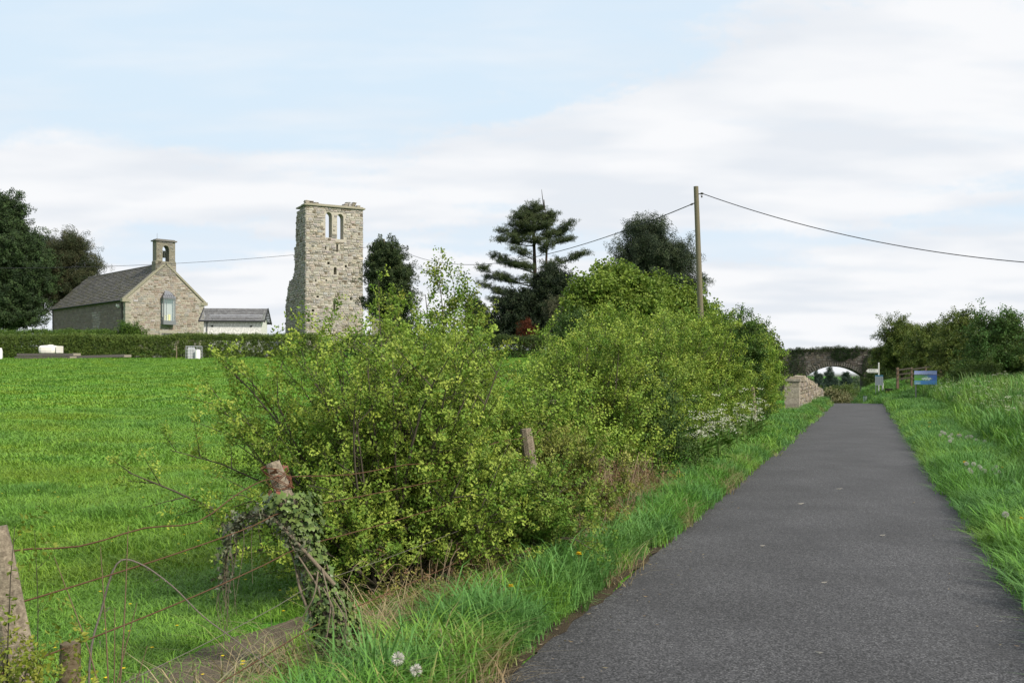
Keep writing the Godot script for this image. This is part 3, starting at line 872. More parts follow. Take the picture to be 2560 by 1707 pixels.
func make_tower() -> void:
	var at := stand(-22.8, 110)
	at.y = 3.9
	var root := thing("ruined_tower", "ruined tall stone tower with twin pointed bell openings", "tower", at, deg_to_rad(29.1))
	var w := 6.75
	var h := 16.4
	var lan := [[2.25, 3.0, 12.95, 15.8], [3.6, 4.35, 12.85, 15.7]]
	var holes := [[2.2, 2.36, 11.55, 11.95], [3.5, 3.72, 11.4, 12.25], [2.45, 2.75, 9.95, 10.25], [4.5, 4.75, 9.7, 10.0], [1.05, 1.22, 7.95, 8.2], [2.25, 2.42, 8.05, 8.3], [1.2, 1.5, 6.2, 6.42], [5.12, 5.36, 6.05, 6.35], [0.65, 0.97, 4.6, 4.9], [3.15, 3.4, 4.7, 5.9]]
	var little := [3.2, 3.55, 8.85, 9.7]
	# the wall itself, pierced
	var csg := CSGCombiner3D.new()
	csg.name = "front_wall"
	root.add_child(csg)
	poly(csg, [[0, -1.5], [w, -1.5], [w - 0.15, h - 2], [w - 0.1, h], [0, h]], 1.1, Vector3.ZERO, false)
	for l in lan: poly(csg, lancet(l[0], l[1], l[2], l[3]), 3.0, Vector3(0, 0, 1), true)
	poly(csg, lancet(little[0], little[1], little[2], little[3]), 1.0, Vector3(0, 0, 0.3), true)
	for q in holes: poly(csg, [[q[0], q[2]], [q[1], q[2]], [q[1], q[3]], [q[0], q[3]]], 0.9, Vector3(0, 0, 0.3), true)
	for c in csg.get_children(): c.material = plain(Color(0.56, 0.52, 0.45), M.mortar)
	# the broken return wall running back from the corner
	var prof := [[0.0, -1.5], [7.9, -1.5], [7.95, 2.5], [7.75, 4.4], [7.8, 5.6], [7.3, 6.6], [7.0, 7.4], [6.3, 8.4], [5.1, 8.6], [4.4, 9.1], [4.15, 10.3], [4.3, 12.0], [3.6, 12.3], [3.75, 14.0], [3.55, 15.5], [3.1, 16.0], [1.0, 16.4], [0.0, 16.4]]
	var sb := MB.new()
	sb.col = Color(0.46, 0.43, 0.38)
	var flat := PackedVector2Array()
	for q in prof: flat.append(Vector2(q[0], q[1]))
	for x in [0.0, 1.0]:
		var tris := Geometry2D.triangulate_polygon(flat)
		for i in range(0, tris.size(), 3):
			var a := Vector3(x, flat[tris[i]].y, -flat[tris[i]].x)
			var b := Vector3(x, flat[tris[i + 1]].y, -flat[tris[i + 1]].x)
			var c := Vector3(x, flat[tris[i + 2]].y, -flat[tris[i + 2]].x)
			if (c - a).cross(b - a).x * (x - 0.5) < 0.0: sb.tri(a, c, b)
			else: sb.tri(a, b, c)
	for i in range(1, prof.size() - 1):
		var p: Array = prof[i]
		var q: Array = prof[i + 1]
		sb.face(Vector3(0.0, p[1], -p[0]), Vector3(1.0, p[1], -p[0]), Vector3(1.0, q[1], -q[0]), Vector3(0.0, q[1], -q[0]), Vector3(0, 0.4 if i > 5 else 0.0, -1))
	for v in sb.v.size(): if sb.v[v].z > -0.01: sb.v[v].z = -1.101
	part("return_wall", sb, M.mortar, root)
	# facing stones
	var list := []
	var clear := func(x: float, y: float, sw: float, sh: float) -> bool:
		for q in holes + lan + [little]:
			if x + sw > q[0] + 0.03 and x < q[1] - 0.03 and y + sh > q[2] + 0.02 and y < q[3] - 0.02: return false
		return true
	for s in courses(w - 0.05, h, 0.26, 0.42, clear):
		var sw: float = s[1] - s[0] - 0.03
		var sh: float = s[3] - s[2] - 0.03
		list.append([Vector3((s[0] + s[1]) * 0.5, (s[2] + s[3]) * 0.5, 0), Vector3.RIGHT, Vector3.UP, Vector3.BACK, sw, sh, rf(0.03, 0.09), stone_col()])
	var inside := func(x: float, y: float, sw: float, sh: float) -> bool: return Geometry2D.is_point_in_polygon(Vector2(x + sw * 0.8, y + sh * 0.5), flat)
	for s in courses(8.0, h, 0.26, 0.42, inside):
		list.append([Vector3(0, (s[2] + s[3]) * 0.5, -(s[0] + s[1]) * 0.5), Vector3.FORWARD, Vector3.UP, Vector3.LEFT, s[1] - s[0] - 0.03, s[3] - s[2] - 0.03, rf(0.03, 0.1), stone_col(0.92)])
	# ragged toothing where the wall broke off
	for i in range(1, prof.size() - 2):
		for k in 5:
			var f := k / 5.0
			var z: float = -lerpf(prof[i][0], prof[i + 1][0], f)
			var y: float = lerpf(prof[i][1], prof[i + 1][1], f)
			if y > 0.0 and z < -1.6: list.append([Vector3(rf(0.15, 0.85), y, z + 0.05), Vector3.RIGHT, Vector3.UP, Vector3.FORWARD, rf(0.3, 0.55), rf(0.18, 0.32), rf(0.08, 0.25), stone_col(0.92)])
	lay(root, "stone", list, 300, M.stone)
	# string course and the broken crown
	var cb := MB.new()
	cb.col = Color(0.40, 0.38, 0.30)
	cb.box(Vector3(w * 0.5 - 0.05, h + 0.06, -0.45), Vector3(w + 0.35, 0.16, 1.35))
	cb.box(Vector3(w * 0.5, h + 0.19, -0.5), Vector3(w - 0.1, 0.14, 1.05))
	cb.box(Vector3(0.5, h + 0.05, -2.2), Vector3(1.3, 0.14, 2.1))
	part("string_course", cb, M.stone, root)
	for e in [[0.3, 0.42, 0.55, 0.3], [0.75, 0.4, 0.45, 0.26], [4.75, 0.38, 0.5, 0.28], [5.2, 0.42, 0.5, 0.36], [5.65, 0.4, 0.45, 0.3], [5.0, 0.62, 0.5, 0.26], [5.75, 0.66, 0.5, 0.24], [6.2, 0.36, 0.4, 0.22], [1.3, 0.34, 0.5, 0.16]]:
		var ob := MB.new()
		ob.col = stone_col(0.9)
		ob.stone(Vector3.ZERO, Vector3.RIGHT, Vector3.UP, Vector3.BACK, e[2], e[3], 0.35, jit())
		ob.stone(Vector3(0, 0, -0.1), Vector3.LEFT, Vector3.UP, Vector3.FORWARD, e[2], e[3], 0.35, jit())
		ob.stone(Vector3(0, e[3] * 0.3, 0.05), Vector3.RIGHT, Vector3.FORWARD, Vector3.UP, e[2] * 0.95, 0.66, e[3] * 0.22, jit())
		part("crown_stone", ob, M.stone, root).position = Vector3(e[0], h + e[1], -0.5)

func make_church() -> void:
	var at := Vector3(-39.63, 3.8, -102)
	var root := thing("stone_church", "small stone church with slate roof and bellcote", "church", at, deg_to_rad(43.15))
	var w := 8.5
	var ln := 21.7
	var ev := 5.5
	var rd := 9.35
	var wall := MB.new()
	wall.col = Color(0.47, 0.43, 0.37)
	# body: gables and side walls, standing a little below the grass
	for z in [0.0, -ln]:
		var o := Vector3(0, 0, 1 if z == 0.0 else -1)
		wall.face(Vector3(0, -1, z), Vector3(w, -1, z), Vector3(w, ev, z), Vector3(0, ev, z), o)
		var a := Vector3(0, ev, z)
		var b := Vector3(w * 0.5, rd, z)
		var c := Vector3(w, ev, z)
		if z == 0.0: wall.tri(a, b, c)
		else: wall.tri(a, c, b)
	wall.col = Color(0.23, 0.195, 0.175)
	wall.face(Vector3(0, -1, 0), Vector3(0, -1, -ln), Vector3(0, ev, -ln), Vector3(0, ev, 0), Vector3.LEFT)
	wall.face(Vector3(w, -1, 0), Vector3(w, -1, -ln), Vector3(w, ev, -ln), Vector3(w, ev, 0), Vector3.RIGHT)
	part("wall", wall, M.mortar, root)
	# facing stones of the gable and of the side wall
	var list := []
	var gable := func(x: float, y: float, sw: float, sh: float) -> bool:
		if x + sw > 3.85 and x < 5.15 and y < 2.3: return false
		if x < 0.5 or x + sw > w - 0.4: return y + sh < ev and false
		var top: float = rd - absf(x + sw * 0.5 - w * 0.5) * (rd - ev) / (w * 0.5) - sw * 0.35
		return y + sh < top
	for s in courses(w, rd, 0.21, 0.4, gable):
		var k := stone_col(0.86)
		if rng.randf() < 0.35: k = tint(Color(0.37, 0.30, 0.26), 0.14)
		list.append([Vector3((s[0] + s[1]) * 0.5, (s[2] + s[3]) * 0.5, 0), Vector3.RIGHT, Vector3.UP, Vector3.BACK, s[1] - s[0] - 0.025, s[3] - s[2] - 0.025, rf(0.015, 0.05), k])
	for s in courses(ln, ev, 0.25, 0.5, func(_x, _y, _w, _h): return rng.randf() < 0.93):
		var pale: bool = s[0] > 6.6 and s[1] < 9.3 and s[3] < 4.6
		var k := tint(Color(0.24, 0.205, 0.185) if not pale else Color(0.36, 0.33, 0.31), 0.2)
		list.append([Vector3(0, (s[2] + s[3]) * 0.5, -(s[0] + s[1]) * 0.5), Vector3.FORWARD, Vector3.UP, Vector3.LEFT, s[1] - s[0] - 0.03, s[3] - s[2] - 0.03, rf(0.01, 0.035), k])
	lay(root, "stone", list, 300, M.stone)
	# dressed corner stones
	for x in [0.0, w]:
		var y := -0.6
		var k := 0
		while y < ev - 0.35:
			var q := MB.new()
			q.col = tint(Color(0.42, 0.40, 0.33), 0.1)
			var l := 0.62 if k % 2 else 0.4
			q.box(Vector3.ZERO, Vector3(l, 0.36, 0.4 if k % 2 else 0.62))
			part("corner_stone", q, M.stone, root).position = Vector3(x + (l * 0.5 - 0.06) * (1 if x == 0.0 else -1), y + 0.2, 0.065 - (0.2 if k % 2 else 0.31))
			y += 0.38
			k += 1
	# roof: courses of slates, each a thin piece of its own shape and tone
	var slope := Vector3(w * 0.5, rd - ev, 0)
	var sl := slope.length()
	for side in [1.0, -1.0]:
		var rb := MB.new()
		var dn := Vector3(-slope.x * side, -slope.y, 0).normalized()
		var out := Vector3(-slope.y * side, slope.x, 0).normalized()
		var top := Vector3(w * 0.5, rd + 0.12, 0)
		var n_row := 19
		var step := (sl + 0.35) / n_row
		for r in n_row:
			var z := -0.35
			while z > -ln - 0.1:
				var sw := rf(0.28, 0.5)
				var a := top + dn * (step * r - 0.03) + Vector3(0, 0, z)
				var b := top + dn * (step * (r + 1) + rf(-0.02, 0.02)) + Vector3(0, 0, z)
				var g := rf(0.1, 0.17)
				var moss := rng.randf()
				rb.col = Color(g * 1.05, g, g * 0.93) if moss > 0.3 else Color(g * 1.0, g * 0.95, g * 0.66)
				var z2 := Vector3(0, 0, -sw + 0.01)
				var lo := out * (0.045 + rf(0, 0.02))
				rb.face(a + out * 0.005, b + lo, b + lo + z2, a + out * 0.005 + z2, out)
				rb.face(b + lo, b + lo + z2, b + z2 - out * 0.02, b - out * 0.02, dn)
				z -= sw
		part("slates", rb, M.slate, root, "stuff")
	var ub := MB.new()
	ub.col = Color(0.17, 0.16, 0.15)
	var rise := atan2(rd - ev, w * 0.5)
	ub.tube(PackedVector3Array([Vector3(w * 0.5, rd + 0.13, -0.3), Vector3(w * 0.5, rd + 0.13, -ln)]), 0.11, 0.11, 6, true)
	part("ridge", ub, M.slate, root)
	# gutter and down pipe along the side
	var gt := MB.new()
	gt.col = Color(0.03, 0.03, 0.032)
	gt.tube(PackedVector3Array([Vector3(-0.28, ev - 0.12, -0.45), Vector3(-0.28, ev - 0.12, -ln + 0.1)]), 0.085, 0.085, 6, true)
	gt.tube(arc([Vector3(-0.28, ev - 0.15, -0.75), Vector3(-0.09, ev - 0.5, -0.75), Vector3(-0.09, -0.5, -0.75)], 3), 0.05, 0.05, 6)
	gt.tube(arc([Vector3(-0.28, ev - 0.15, -ln + 0.4), Vector3(-0.09, ev - 0.5, -ln + 0.4), Vector3(-0.09, -0.5, -ln + 0.4)], 3), 0.05, 0.05, 6)
	part("gutter", gt, M.paint, root)
	# coping on the gable slopes, and the kneelers below
	for side in [1.0, -1.0]:
		var sk := MB.new()
		sk.col = Color(0.36, 0.34, 0.26)
		var turn := Basis(Vector3.BACK, -rise * side)
		sk.box(Vector3(w * 0.5 + side * w * 0.25 + side * 0.06, (ev + rd) * 0.5 + 0.12, -0.12), Vector3(sl + 0.35, 0.2, 0.5), turn)
		sk.box(Vector3(w * 0.5 + side * (w * 0.5 + 0.02), ev - 0.12, -0.1), Vector3(0.75, 0.34, 0.52))
		part("coping", sk, M.stone, root)
	# bellcote
	var csg := CSGCombiner3D.new()
	csg.name = "bellcote"
	root.add_child(csg)
	var cx := w * 0.5
	poly(csg, [[cx - 1.12, rd - 1.2], [cx + 1.12, rd - 1.2], [cx + 1.12, rd + 0.25], [cx + 1.02, rd + 0.4], [cx + 1.02, rd + 2.4], [cx - 1.02, rd + 2.4], [cx - 1.02, rd + 0.4], [cx - 1.12, rd + 0.25]], 0.95, Vector3(0, 0, 0.04), false)
	poly(csg, lancet(cx - 0.36, cx + 0.36, rd + 0.3, rd + 2.0), 3.0, Vector3(0, 0, 1), true)
	for c in csg.get_children(): c.material = plain(Color(0.28, 0.26, 0.21), M.mortar)
	var bl := []
	for s in courses(2.24, 3.6, 0.2, 0.36, func(x: float, y: float, sw: float, sh: float): return not (x + sw > 0.72 and x < 1.52 and y + sh > 1.45 and y < 3.25) and (y + sh < 1.4 or (x > 0.1 and x + sw < 2.14))):
		bl.append([Vector3(cx - 1.12 + (s[0] + s[1]) * 0.5, rd - 1.2 + (s[2] + s[3]) * 0.5, 0.05), Vector3.RIGHT, Vector3.UP, Vector3.BACK, s[1] - s[0] - 0.02, s[3] - s[2] - 0.02, rf(0.01, 0.04), stone_col(0.66)])
	var bb := MB.new()
	for s in bl:
		bb.col = s[7]
		bb.stone(s[0], s[1], s[2], s[3], s[4], s[5], s[6], jit())
	part("bellcote_stones", bb, M.stone, root, "stuff")
	var cp := MB.new()
	cp.col = Color(0.2, 0.19, 0.18)
	cp.box(Vector3(cx, rd + 2.47, -0.42), Vector3(2.35, 0.13, 1.25))
	cp.box(Vector3(cx, rd + 2.58, -0.42), Vector3(2.0, 0.1, 0.95))
	cp.tube(PackedVector3Array([Vector3(cx - 0.75, rd + 2.6, -0.42), Vector3(cx - 0.75, rd + 3.25, -0.42)]), 0.02, 0.01, 4)
	part("bellcote_cap", cp, M.slate, root)
	var be := MB.new()
	be.col = Color(0.05, 0.055, 0.05)
	var pr := [[0.06, 0.62], [0.12, 0.6], [0.15, 0.45], [0.18, 0.2], [0.25, 0.05], [0.27, 0.0]]
	for i in pr.size() - 1:
		be.tube(PackedVector3Array([Vector3(cx, rd + 0.75 + pr[i + 1][1], -0.42), Vector3(cx, rd + 0.75 + pr[i][1], -0.42)]), pr[i + 1][0], pr[i][0], 10)
	be.box(Vector3(cx, rd + 1.42, -0.42), Vector3(0.8, 0.1, 0.1))
	part("bell", be, M.metal, root)
	# the grey metal oriel window and the door under it
	var fr := MB.new()
	fr.col = Color(0.16, 0.17, 0.19)
	var x0 := 3.78
	var x1 := 5.0
	var mid := (x0 + x1) * 0.5
	var dz := 0.62
	fr.box(Vector3(mid, 3.2, dz * 0.5), Vector3(1.36, 0.42, dz + 0.1))
	fr.box(Vector3(mid, 5.74, dz * 0.5), Vector3(1.36, 0.14, dz + 0.1))
	for x in [x0, x1]: fr.box(Vector3(x, 4.54, dz - 0.04), Vector3(0.09, 2.26, 0.09))
	fr.box(Vector3(x0 + 0.28, 4.54, dz - 0.03), Vector3(0.05, 2.26, 0.05))
	for x in [x0, x1]: fr.box(Vector3(x, 4.54, 0.05), Vector3(0.09, 2.26, 0.09))
	fr.box(Vector3(mid, 3.0, 0.2), Vector3(1.0, 0.1, 0.5))
	var ori := part("oriel_window", fr, M.paint, root)
	var hood := MB.new()
	hood.col = Color(0.25, 0.26, 0.29)
	var hp := [Vector3(x0 - 0.12, 5.815, dz + 0.08), Vector3(x1 + 0.12, 5.815, dz + 0.08), Vector3(x1 + 0.12, 5.815, 0.0), Vector3(x0 - 0.12, 5.815, 0.0)]
	var ta := Vector3(mid - 0.2, 6.6, 0.02)
	var tb := Vector3(mid + 0.2, 6.6, 0.02)
	hood.face(hp[0], hp[1], tb, ta, Vector3(0, 0.6, 1))
	hood.face(hp[1], hp[2], tb, tb, Vector3(1, 0.6, 0))
	hood.face(hp[3], hp[0], ta, ta, Vector3(-1, 0.6, 0))
	for k in 5: hood.box(hp[0].lerp(hp[1], k / 4.0).lerp(ta.lerp(tb, k / 4.0), 0.5), Vector3(0.03, 0.045, 1.0), Basis(Vector3.RIGHT, -0.92 + PI * 0.5 - 0.1))
	part("hood", hood, M.metal, ori)
	var gl := MB.new()
	gl.face(Vector3(x0, 3.41, dz - 0.02), Vector3(x1, 3.41, dz - 0.02), Vector3(x1, 5.67, dz - 0.02), Vector3(x0, 5.67, dz - 0.02), Vector3.BACK)
	part("pane", gl, M.glass, ori)
	for x in [x0, x1]:
		var g2 := MB.new()
		g2.face(Vector3(x, 3.41, 0.05), Vector3(x, 3.41, dz - 0.05), Vector3(x, 5.67, dz - 0.05), Vector3(x, 5.67, 0.05), Vector3(-1 if x == x0 else 1, 0, 0))
		part("pane", g2, M.glass, ori)
	var inn := MB.new()
	inn.col = Color(0.40, 0.42, 0.42)
	inn.face(Vector3(x0, 3.41, 0.07), Vector3(x1, 3.41, 0.07), Vector3(x1, 5.67, 0.07), Vector3(x0, 5.67, 0.07), Vector3.BACK)
	part("interior", inn, M.paint, ori)
	var bk := MB.new()
	for e in [[0.2, 0.55, Color(0.7, 0.66, 0.45)], [0.45, 0.62, Color(0.62, 0.62, 0.52)], [0.72, 0.66, Color(0.72, 0.66, 0.25)]]:
		bk.col = e[2]
		bk.box(Vector3(x0 + e[0], 3.42 + e[1] * 0.5, 0.3), Vector3(0.24, e[1], 0.1), Basis(Vector3.UP, 0.3))
	part("sill_things", bk, M.paint, ori)
	var dr := MB.new()
	dr.col = Color(0.12, 0.115, 0.13)
	for k in 3: dr.box(Vector3(3.98 + 0.36 + (k - 1) * 0.36, 0.9, -0.02), Vector3(0.345, 2.4, 0.1))
	part("door", dr, M.paint, root)
	var ds := MB.new()
	ds.col = Color(0.42, 0.40, 0.34)
	ds.box(Vector3(4.34, 2.26, 0.0), Vector3(1.7, 0.3, 0.16))
	ds.box(Vector3(3.68, 0.55, 0.0), Vector3(0.2, 3.1, 0.14))
	ds.box(Vector3(5.0, 0.55, 0.0), Vector3(0.2, 3.1, 0.14))
	part("door_surround", ds, M.stone, root)
	var lp := MB.new()
	lp.col = Color(0.75, 0.75, 0.74)
	lp.box(Vector3(-0.22, 4.9, -1.5), Vector3(0.3, 0.24, 0.2))
	lp.tube(PackedVector3Array([Vector3(-0.02, 4.75, -1.5), Vector3(-0.22, 4.75, -1.5)]), 0.05, 0.09, 6, true)
	part("floodlight", lp, M.plastic, root)

func make_outbuilding() -> void:
	var root := thing("white_outbuilding", "low white rendered building with slate roof beside the church", "building", Vector3(-27.9, 4.0, -90), deg_to_rad(6))
	var w := 5.1
	var dp := 3.8
	var wb := MB.new()
	wb.col = Color(0.84, 0.84, 0.82)
	wb.box(Vector3(w * 0.5, 0.8, -dp * 0.5), Vector3(w, 3.3, dp))
	for x in [0.0, w]:
		var a := Vector3(x, 2.45, 0)
		var b := Vector3(x, 3.55, -dp * 0.5)
		var c := Vector3(x, 2.45, -dp)
		if x == 0.0: wb.tri(a, c, b)
		else: wb.tri(a, b, c)
	part("wall", wb, M.render, root)
	for side in [1.0, -1.0]:
		var rb := MB.new()
		for r in 9:
			var x := -0.35
			while x < w + 0.3:
				var sw := minf(rf(0.2, 0.34), w + 0.35 - x)
				var g := rf(0.17, 0.26)
				rb.col = Color(g, g, g * 1.02)
				var f0 := r / 9.0
				var f1 := (r + 1) / 9.0
				var top := Vector3(x, 3.68, -dp * 0.5)
				var eav := Vector3(x, 2.42, -dp * 0.5 + side * (dp * 0.5 + 0.35))
				var e := Vector3(sw - 0.01, 0, 0)
				var lift := Vector3(0, 0.03, 0)
				rb.face(top.lerp(eav, f0), top.lerp(eav, f1) + lift, top.lerp(eav, f1) + lift + e, top.lerp(eav, f0) + e, Vector3(0, 1, side * 0.5))
				x += sw
		part("slates", rb, M.slate, root, "stuff")
	for side in [1.0, -1.0]:
		var tb := MB.new()
		tb.col = Color(0.03, 0.03, 0.032)
		tb.tube(PackedVector3Array([Vector3(-0.4, 2.38, -dp * 0.5 + side * (dp * 0.5 + 0.4)), Vector3(w + 0.4, 2.38, -dp * 0.5 + side * (dp * 0.5 + 0.4))]), 0.08, 0.08, 6, true)
		part("gutter", tb, M.paint, root)
	for x in [-0.36, w + 0.36]:
		var bb := MB.new()
		bb.col = Color(0.03, 0.03, 0.032)
		for side in [1.0, -1.0]:
			var p := Vector3(x, 3.62, -dp * 0.5)
			var q := Vector3(x, 2.36, -dp * 0.5 + side * (dp * 0.5 + 0.36))
			bb.box((p + q) * 0.5, Vector3(0.06, 0.24, p.distance_to(q)), Basis(Vector3.RIGHT, side * atan2(1.26, dp * 0.5 + 0.36)))
		part("barge_board", bb, M.paint, root)
	for x in [0.75, 4.2]:
		var vb := MB.new()
		vb.col = Color(0.03, 0.03, 0.03)
		vb.tube(PackedVector3Array([Vector3(x, 1.95, -0.02), Vector3(x, 1.95, 0.06)]), 0.09, 0.09, 10, true)
		part("vent", vb, M.paint, root)
	var db := MB.new()
	db.col = Color(0.03, 0.03, 0.032)
	db.tube(PackedVector3Array([Vector3(0.3, 2.3, 0.08), Vector3(0.3, -0.4, 0.08)]), 0.04, 0.04, 6)
	part("down_pipe", db, M.paint, root)
	# added gravel sheet, unseen behind the hedge, cutting green bounce onto the wall
	var yb := MB.new()
	yb.col = Color(0.42, 0.40, 0.37)
	var rows := []
	for i in 9:
		var row := []
		for k in 7:
			var q := stand(-31.0 + i * 1.4, 78.5 + k * 1.8)
			row.append(q + Vector3(0, 0.05, 0))
		rows.append(row)
	for i in 8:
		for k in 6: yb.face(rows[i][k], rows[i + 1][k], rows[i + 1][k + 1], rows[i][k + 1], Vector3.UP)
	tag(part("added_bounce_gravel", yb, M.gravel, self), "added pale gravel sheet, unseen behind the field hedge, cutting green bounce on the white building", "", "", "structure")
	# a stone gate pier near the tower
	var p := stand(-12.9, 94)
	var pier := thing("stone_pier", "squat stone pier with a capping slab between tower and yew", "pier", p)
	var pb := MB.new()
	pb.col = Color(0.36, 0.34, 0.29)
	pb.box(Vector3(0, 1.2, 0), Vector3(0.62, 3.0, 0.62))
	part("shaft", pb, M.stone, pier)
	var qb := MB.new()
	qb.col = Color(0.28, 0.27, 0.23)
	qb.box(Vector3(0, 2.78, 0), Vector3(0.9, 0.16, 0.9))
	qb.box(Vector3(0, 2.92, 0), Vector3(0.6, 0.12, 0.6))
	part("cap", qb, M.stone, pier)

func make_bridge() -> void:
	var at := Vector3(39.0, -3.2, -120)
	var root := thing("stone_bridge", "old stone arch bridge overgrown with ivy", "bridge", at, -BEAR * 0.75)
	var span := 3.3
	var crown := 5.75
	var spring := 4.55
	var top := 7.9
	var csg := CSGCombiner3D.new()
	csg.name = "arch_wall"
	root.add_child(csg)
	poly(csg, [[-9, -1.5], [9, -1.5], [9, top - 0.5], [4, top - 0.15], [0, top], [-4, top - 0.15], [-9, top - 0.5]], 6.0, Vector3.ZERO, false)
	var hole := [[-span, -2.0], [span, -2.0]]
	for i in 15:
		var f := i / 14.0
		hole.append([span - 2.0 * span * f, spring + (crown - spring) * (1.0 - pow(2.0 * f - 1.0, 2.0))])
	poly(csg, hole, 10.0, Vector3(0, 0, 2), true)
	for c in csg.get_children(): c.material = plain(Color(0.13, 0.115, 0.10), M.mortar)
	var arch_y := func(x: float) -> float: return spring + (crown - spring) * (1.0 - pow(x / span, 2.0))
	# ring of voussoirs
	var ring := []
	for i in 27:
		var x := lerpf(-span, span, (i + 0.5) / 27.0)
		var y: float = arch_y.call(x)
		var tang := Vector3(1, -2.0 * (crown - spring) * x / (span * span), 0).normalized()
		var up := Vector3(-tang.y, tang.x, 0)
		ring.append([Vector3(x, y, 0) + up * 0.27, tang, up, Vector3.BACK, 0.22, 0.5, rf(0.05, 0.1), tint(Color(0.165, 0.15, 0.135), 0.2)])
	for s in ring:
		var vb := MB.new()
		vb.col = s[7]
		vb.stone(Vector3.ZERO, s[1], s[2], s[3], s[4], s[5], s[6], jit())
		part("arch_stone", vb, M.stone, root).position = s[0]
	var list := []
	for s in courses(18.0, 8.0, 0.24, 0.42, func(x: float, y: float, sw: float, sh: float): return y + sh < top - 0.1 - absf(x - 9.0) * 0.05 and not (absf(x + sw * 0.5 - 9.0) < span + 0.25 and y < arch_y.call(clampf(x + sw * 0.5 - 9.0, -span, span)) + 0.55)):
		list.append([Vector3((s[0] + s[1]) * 0.5 - 9.0, (s[2] + s[3]) * 0.5, 0), Vector3.RIGHT, Vector3.UP, Vector3.BACK, s[1] - s[0] - 0.03, s[3] - s[2] - 0.03, rf(0.02, 0.07), tint(Color(0.15, 0.13, 0.115) if rng.randf() < 0.7 else Color(0.2, 0.18, 0.16), 0.25)])
	lay(root, "stone", list, 0, M.stone)
	# ivy and turf along the top and hanging over the arch
	var iv := thing("bridge_ivy", "dark ivy and turf matted along the bridge parapet", "ivy", at, -BEAR * 0.75)
	var lv := Many.new()
	for i in 1500:
		var x := rf(-9, 9)
		var p := Vector3(x, top - 0.1 - absf(x) * 0.045 + 0.25 * broad.get_noise_2d(x * 12.0, 3.0), rf(-0.5, 0.2))
		p.y += rf(-0.25, 0.25)
		lv.along(p, Vector3(rf(-1, 1), rf(0.0, 1.0), rf(-0.3, 1)), rf(0, TAU), rf(0.5, 0.9), tint(Color(0.028, 0.05, 0.02).lerp(Color(0.07, 0.085, 0.03), rng.randf()), 0.25))
	for e in [[0.6, 7.2, 1.0, 0.7, 260], [1.4, 7.3, 1.4, 0.5, 260], [-4.3, 5.6, 0.8, 2.4, 420], [-5.6, 5.2, 1.4, 2.6, 420], [4.6, 5.4, 1.4, 2.2, 420], [5.8, 5.6, 1.4, 2.4, 360], [3.6, 4.2, 0.5, 1.6, 140]]:
		for i in e[4]:
			var d := rdir()
			lv.along(Vector3(e[0] + d.x * e[2], e[1] + d.y * e[3], rf(0.02, 0.22)), Vector3(d.x, -0.4 + d.y, 0.8), rf(0, TAU), rf(0.35, 0.65), tint(Color(0.022, 0.045, 0.02).lerp(Color(0.05, 0.085, 0.03), rng.randf()), 0.25))
	mass("foliage", lv, SP.fine, iv)

func make_stone_wall() -> void:
	# beside the path: a squared end pier, then rubble falling away into plants
	var t := -2.55
	var s0 := 41.5
	var ln := 24.0
	var a := on(s0, t)
	var root := thing("stone_wall", "rough stone wall with a squared end pier beside the path", "wall", Vector3(a.x, 0.0, a.z), -BEAR)
	var hh := func(d: float) -> float: return 1.3 + 0.06 * sin(d * 1.7) - 0.035 * maxf(0.0, d - 4.0) + rf(-0.01, 0.01)
	var core := MB.new()
	core.col = Color(0.30, 0.26, 0.2)
	for i in 24:
		var d := ln * i / 24.0
		var h: float = hh.call(d)
		core.box(Vector3(-0.25, h * 0.5 - 0.4, -d - 0.5), Vector3(0.46, h + 0.8, 1.02))
	part("core", core, M.mortar, root)
	var list := []
	for s in courses(ln, 1.35, 0.17, 0.26, func(x: float, y: float, sw: float, sh: float): return y + sh < 1.36 - 0.035 * maxf(0.0, x - 4.0)):
		list.append([Vector3(-0.02, (s[2] + s[3]) * 0.5, -(s[0] + s[1]) * 0.5), Vector3.FORWARD, Vector3.UP, Vector3.RIGHT, s[1] - s[0] - 0.02, s[3] - s[2] - 0.02, rf(0.03, 0.1), tint(Color(0.43, 0.375, 0.30) if rng.randf() < 0.6 else Color(0.34, 0.31, 0.265), 0.25)])
	# coping stones on edge
	var d2 := 0.1
	while d2 < 16.0:
		var l := rf(0.14, 0.3)
		list.append([Vector3(-0.24, 1.29 - 0.035 * maxf(0.0, d2 - 4.0), -d2 - l * 0.5), Vector3.FORWARD, Vector3.RIGHT, Vector3.UP, l - 0.02, 0.5, rf(0.08, 0.2), tint(Color(0.4, 0.35, 0.27), 0.25)])
		d2 += l
	lay(root, "stone", list, 300, M.stone)
	var y := 0.0
	for k in 6:
		var q := MB.new()
		q.col = tint(Color(0.46, 0.41, 0.345), 0.12)
		q.box(Vector3.ZERO, Vector3(0.56 + rf(-0.02, 0.02), 0.215, 0.56))
		part("pier_block", q, M.stone, root).position = Vector3(-0.24, -0.02 + 0.22 * k + 0.11, 0.2)
	var cp := MB.new()
	cp.col = Color(0.44, 0.40, 0.34)
	cp.box(Vector3(-0.24, 1.36, 0.2), Vector3(0.66, 0.09, 0.64))
	part("cap", cp, M.stone, root)

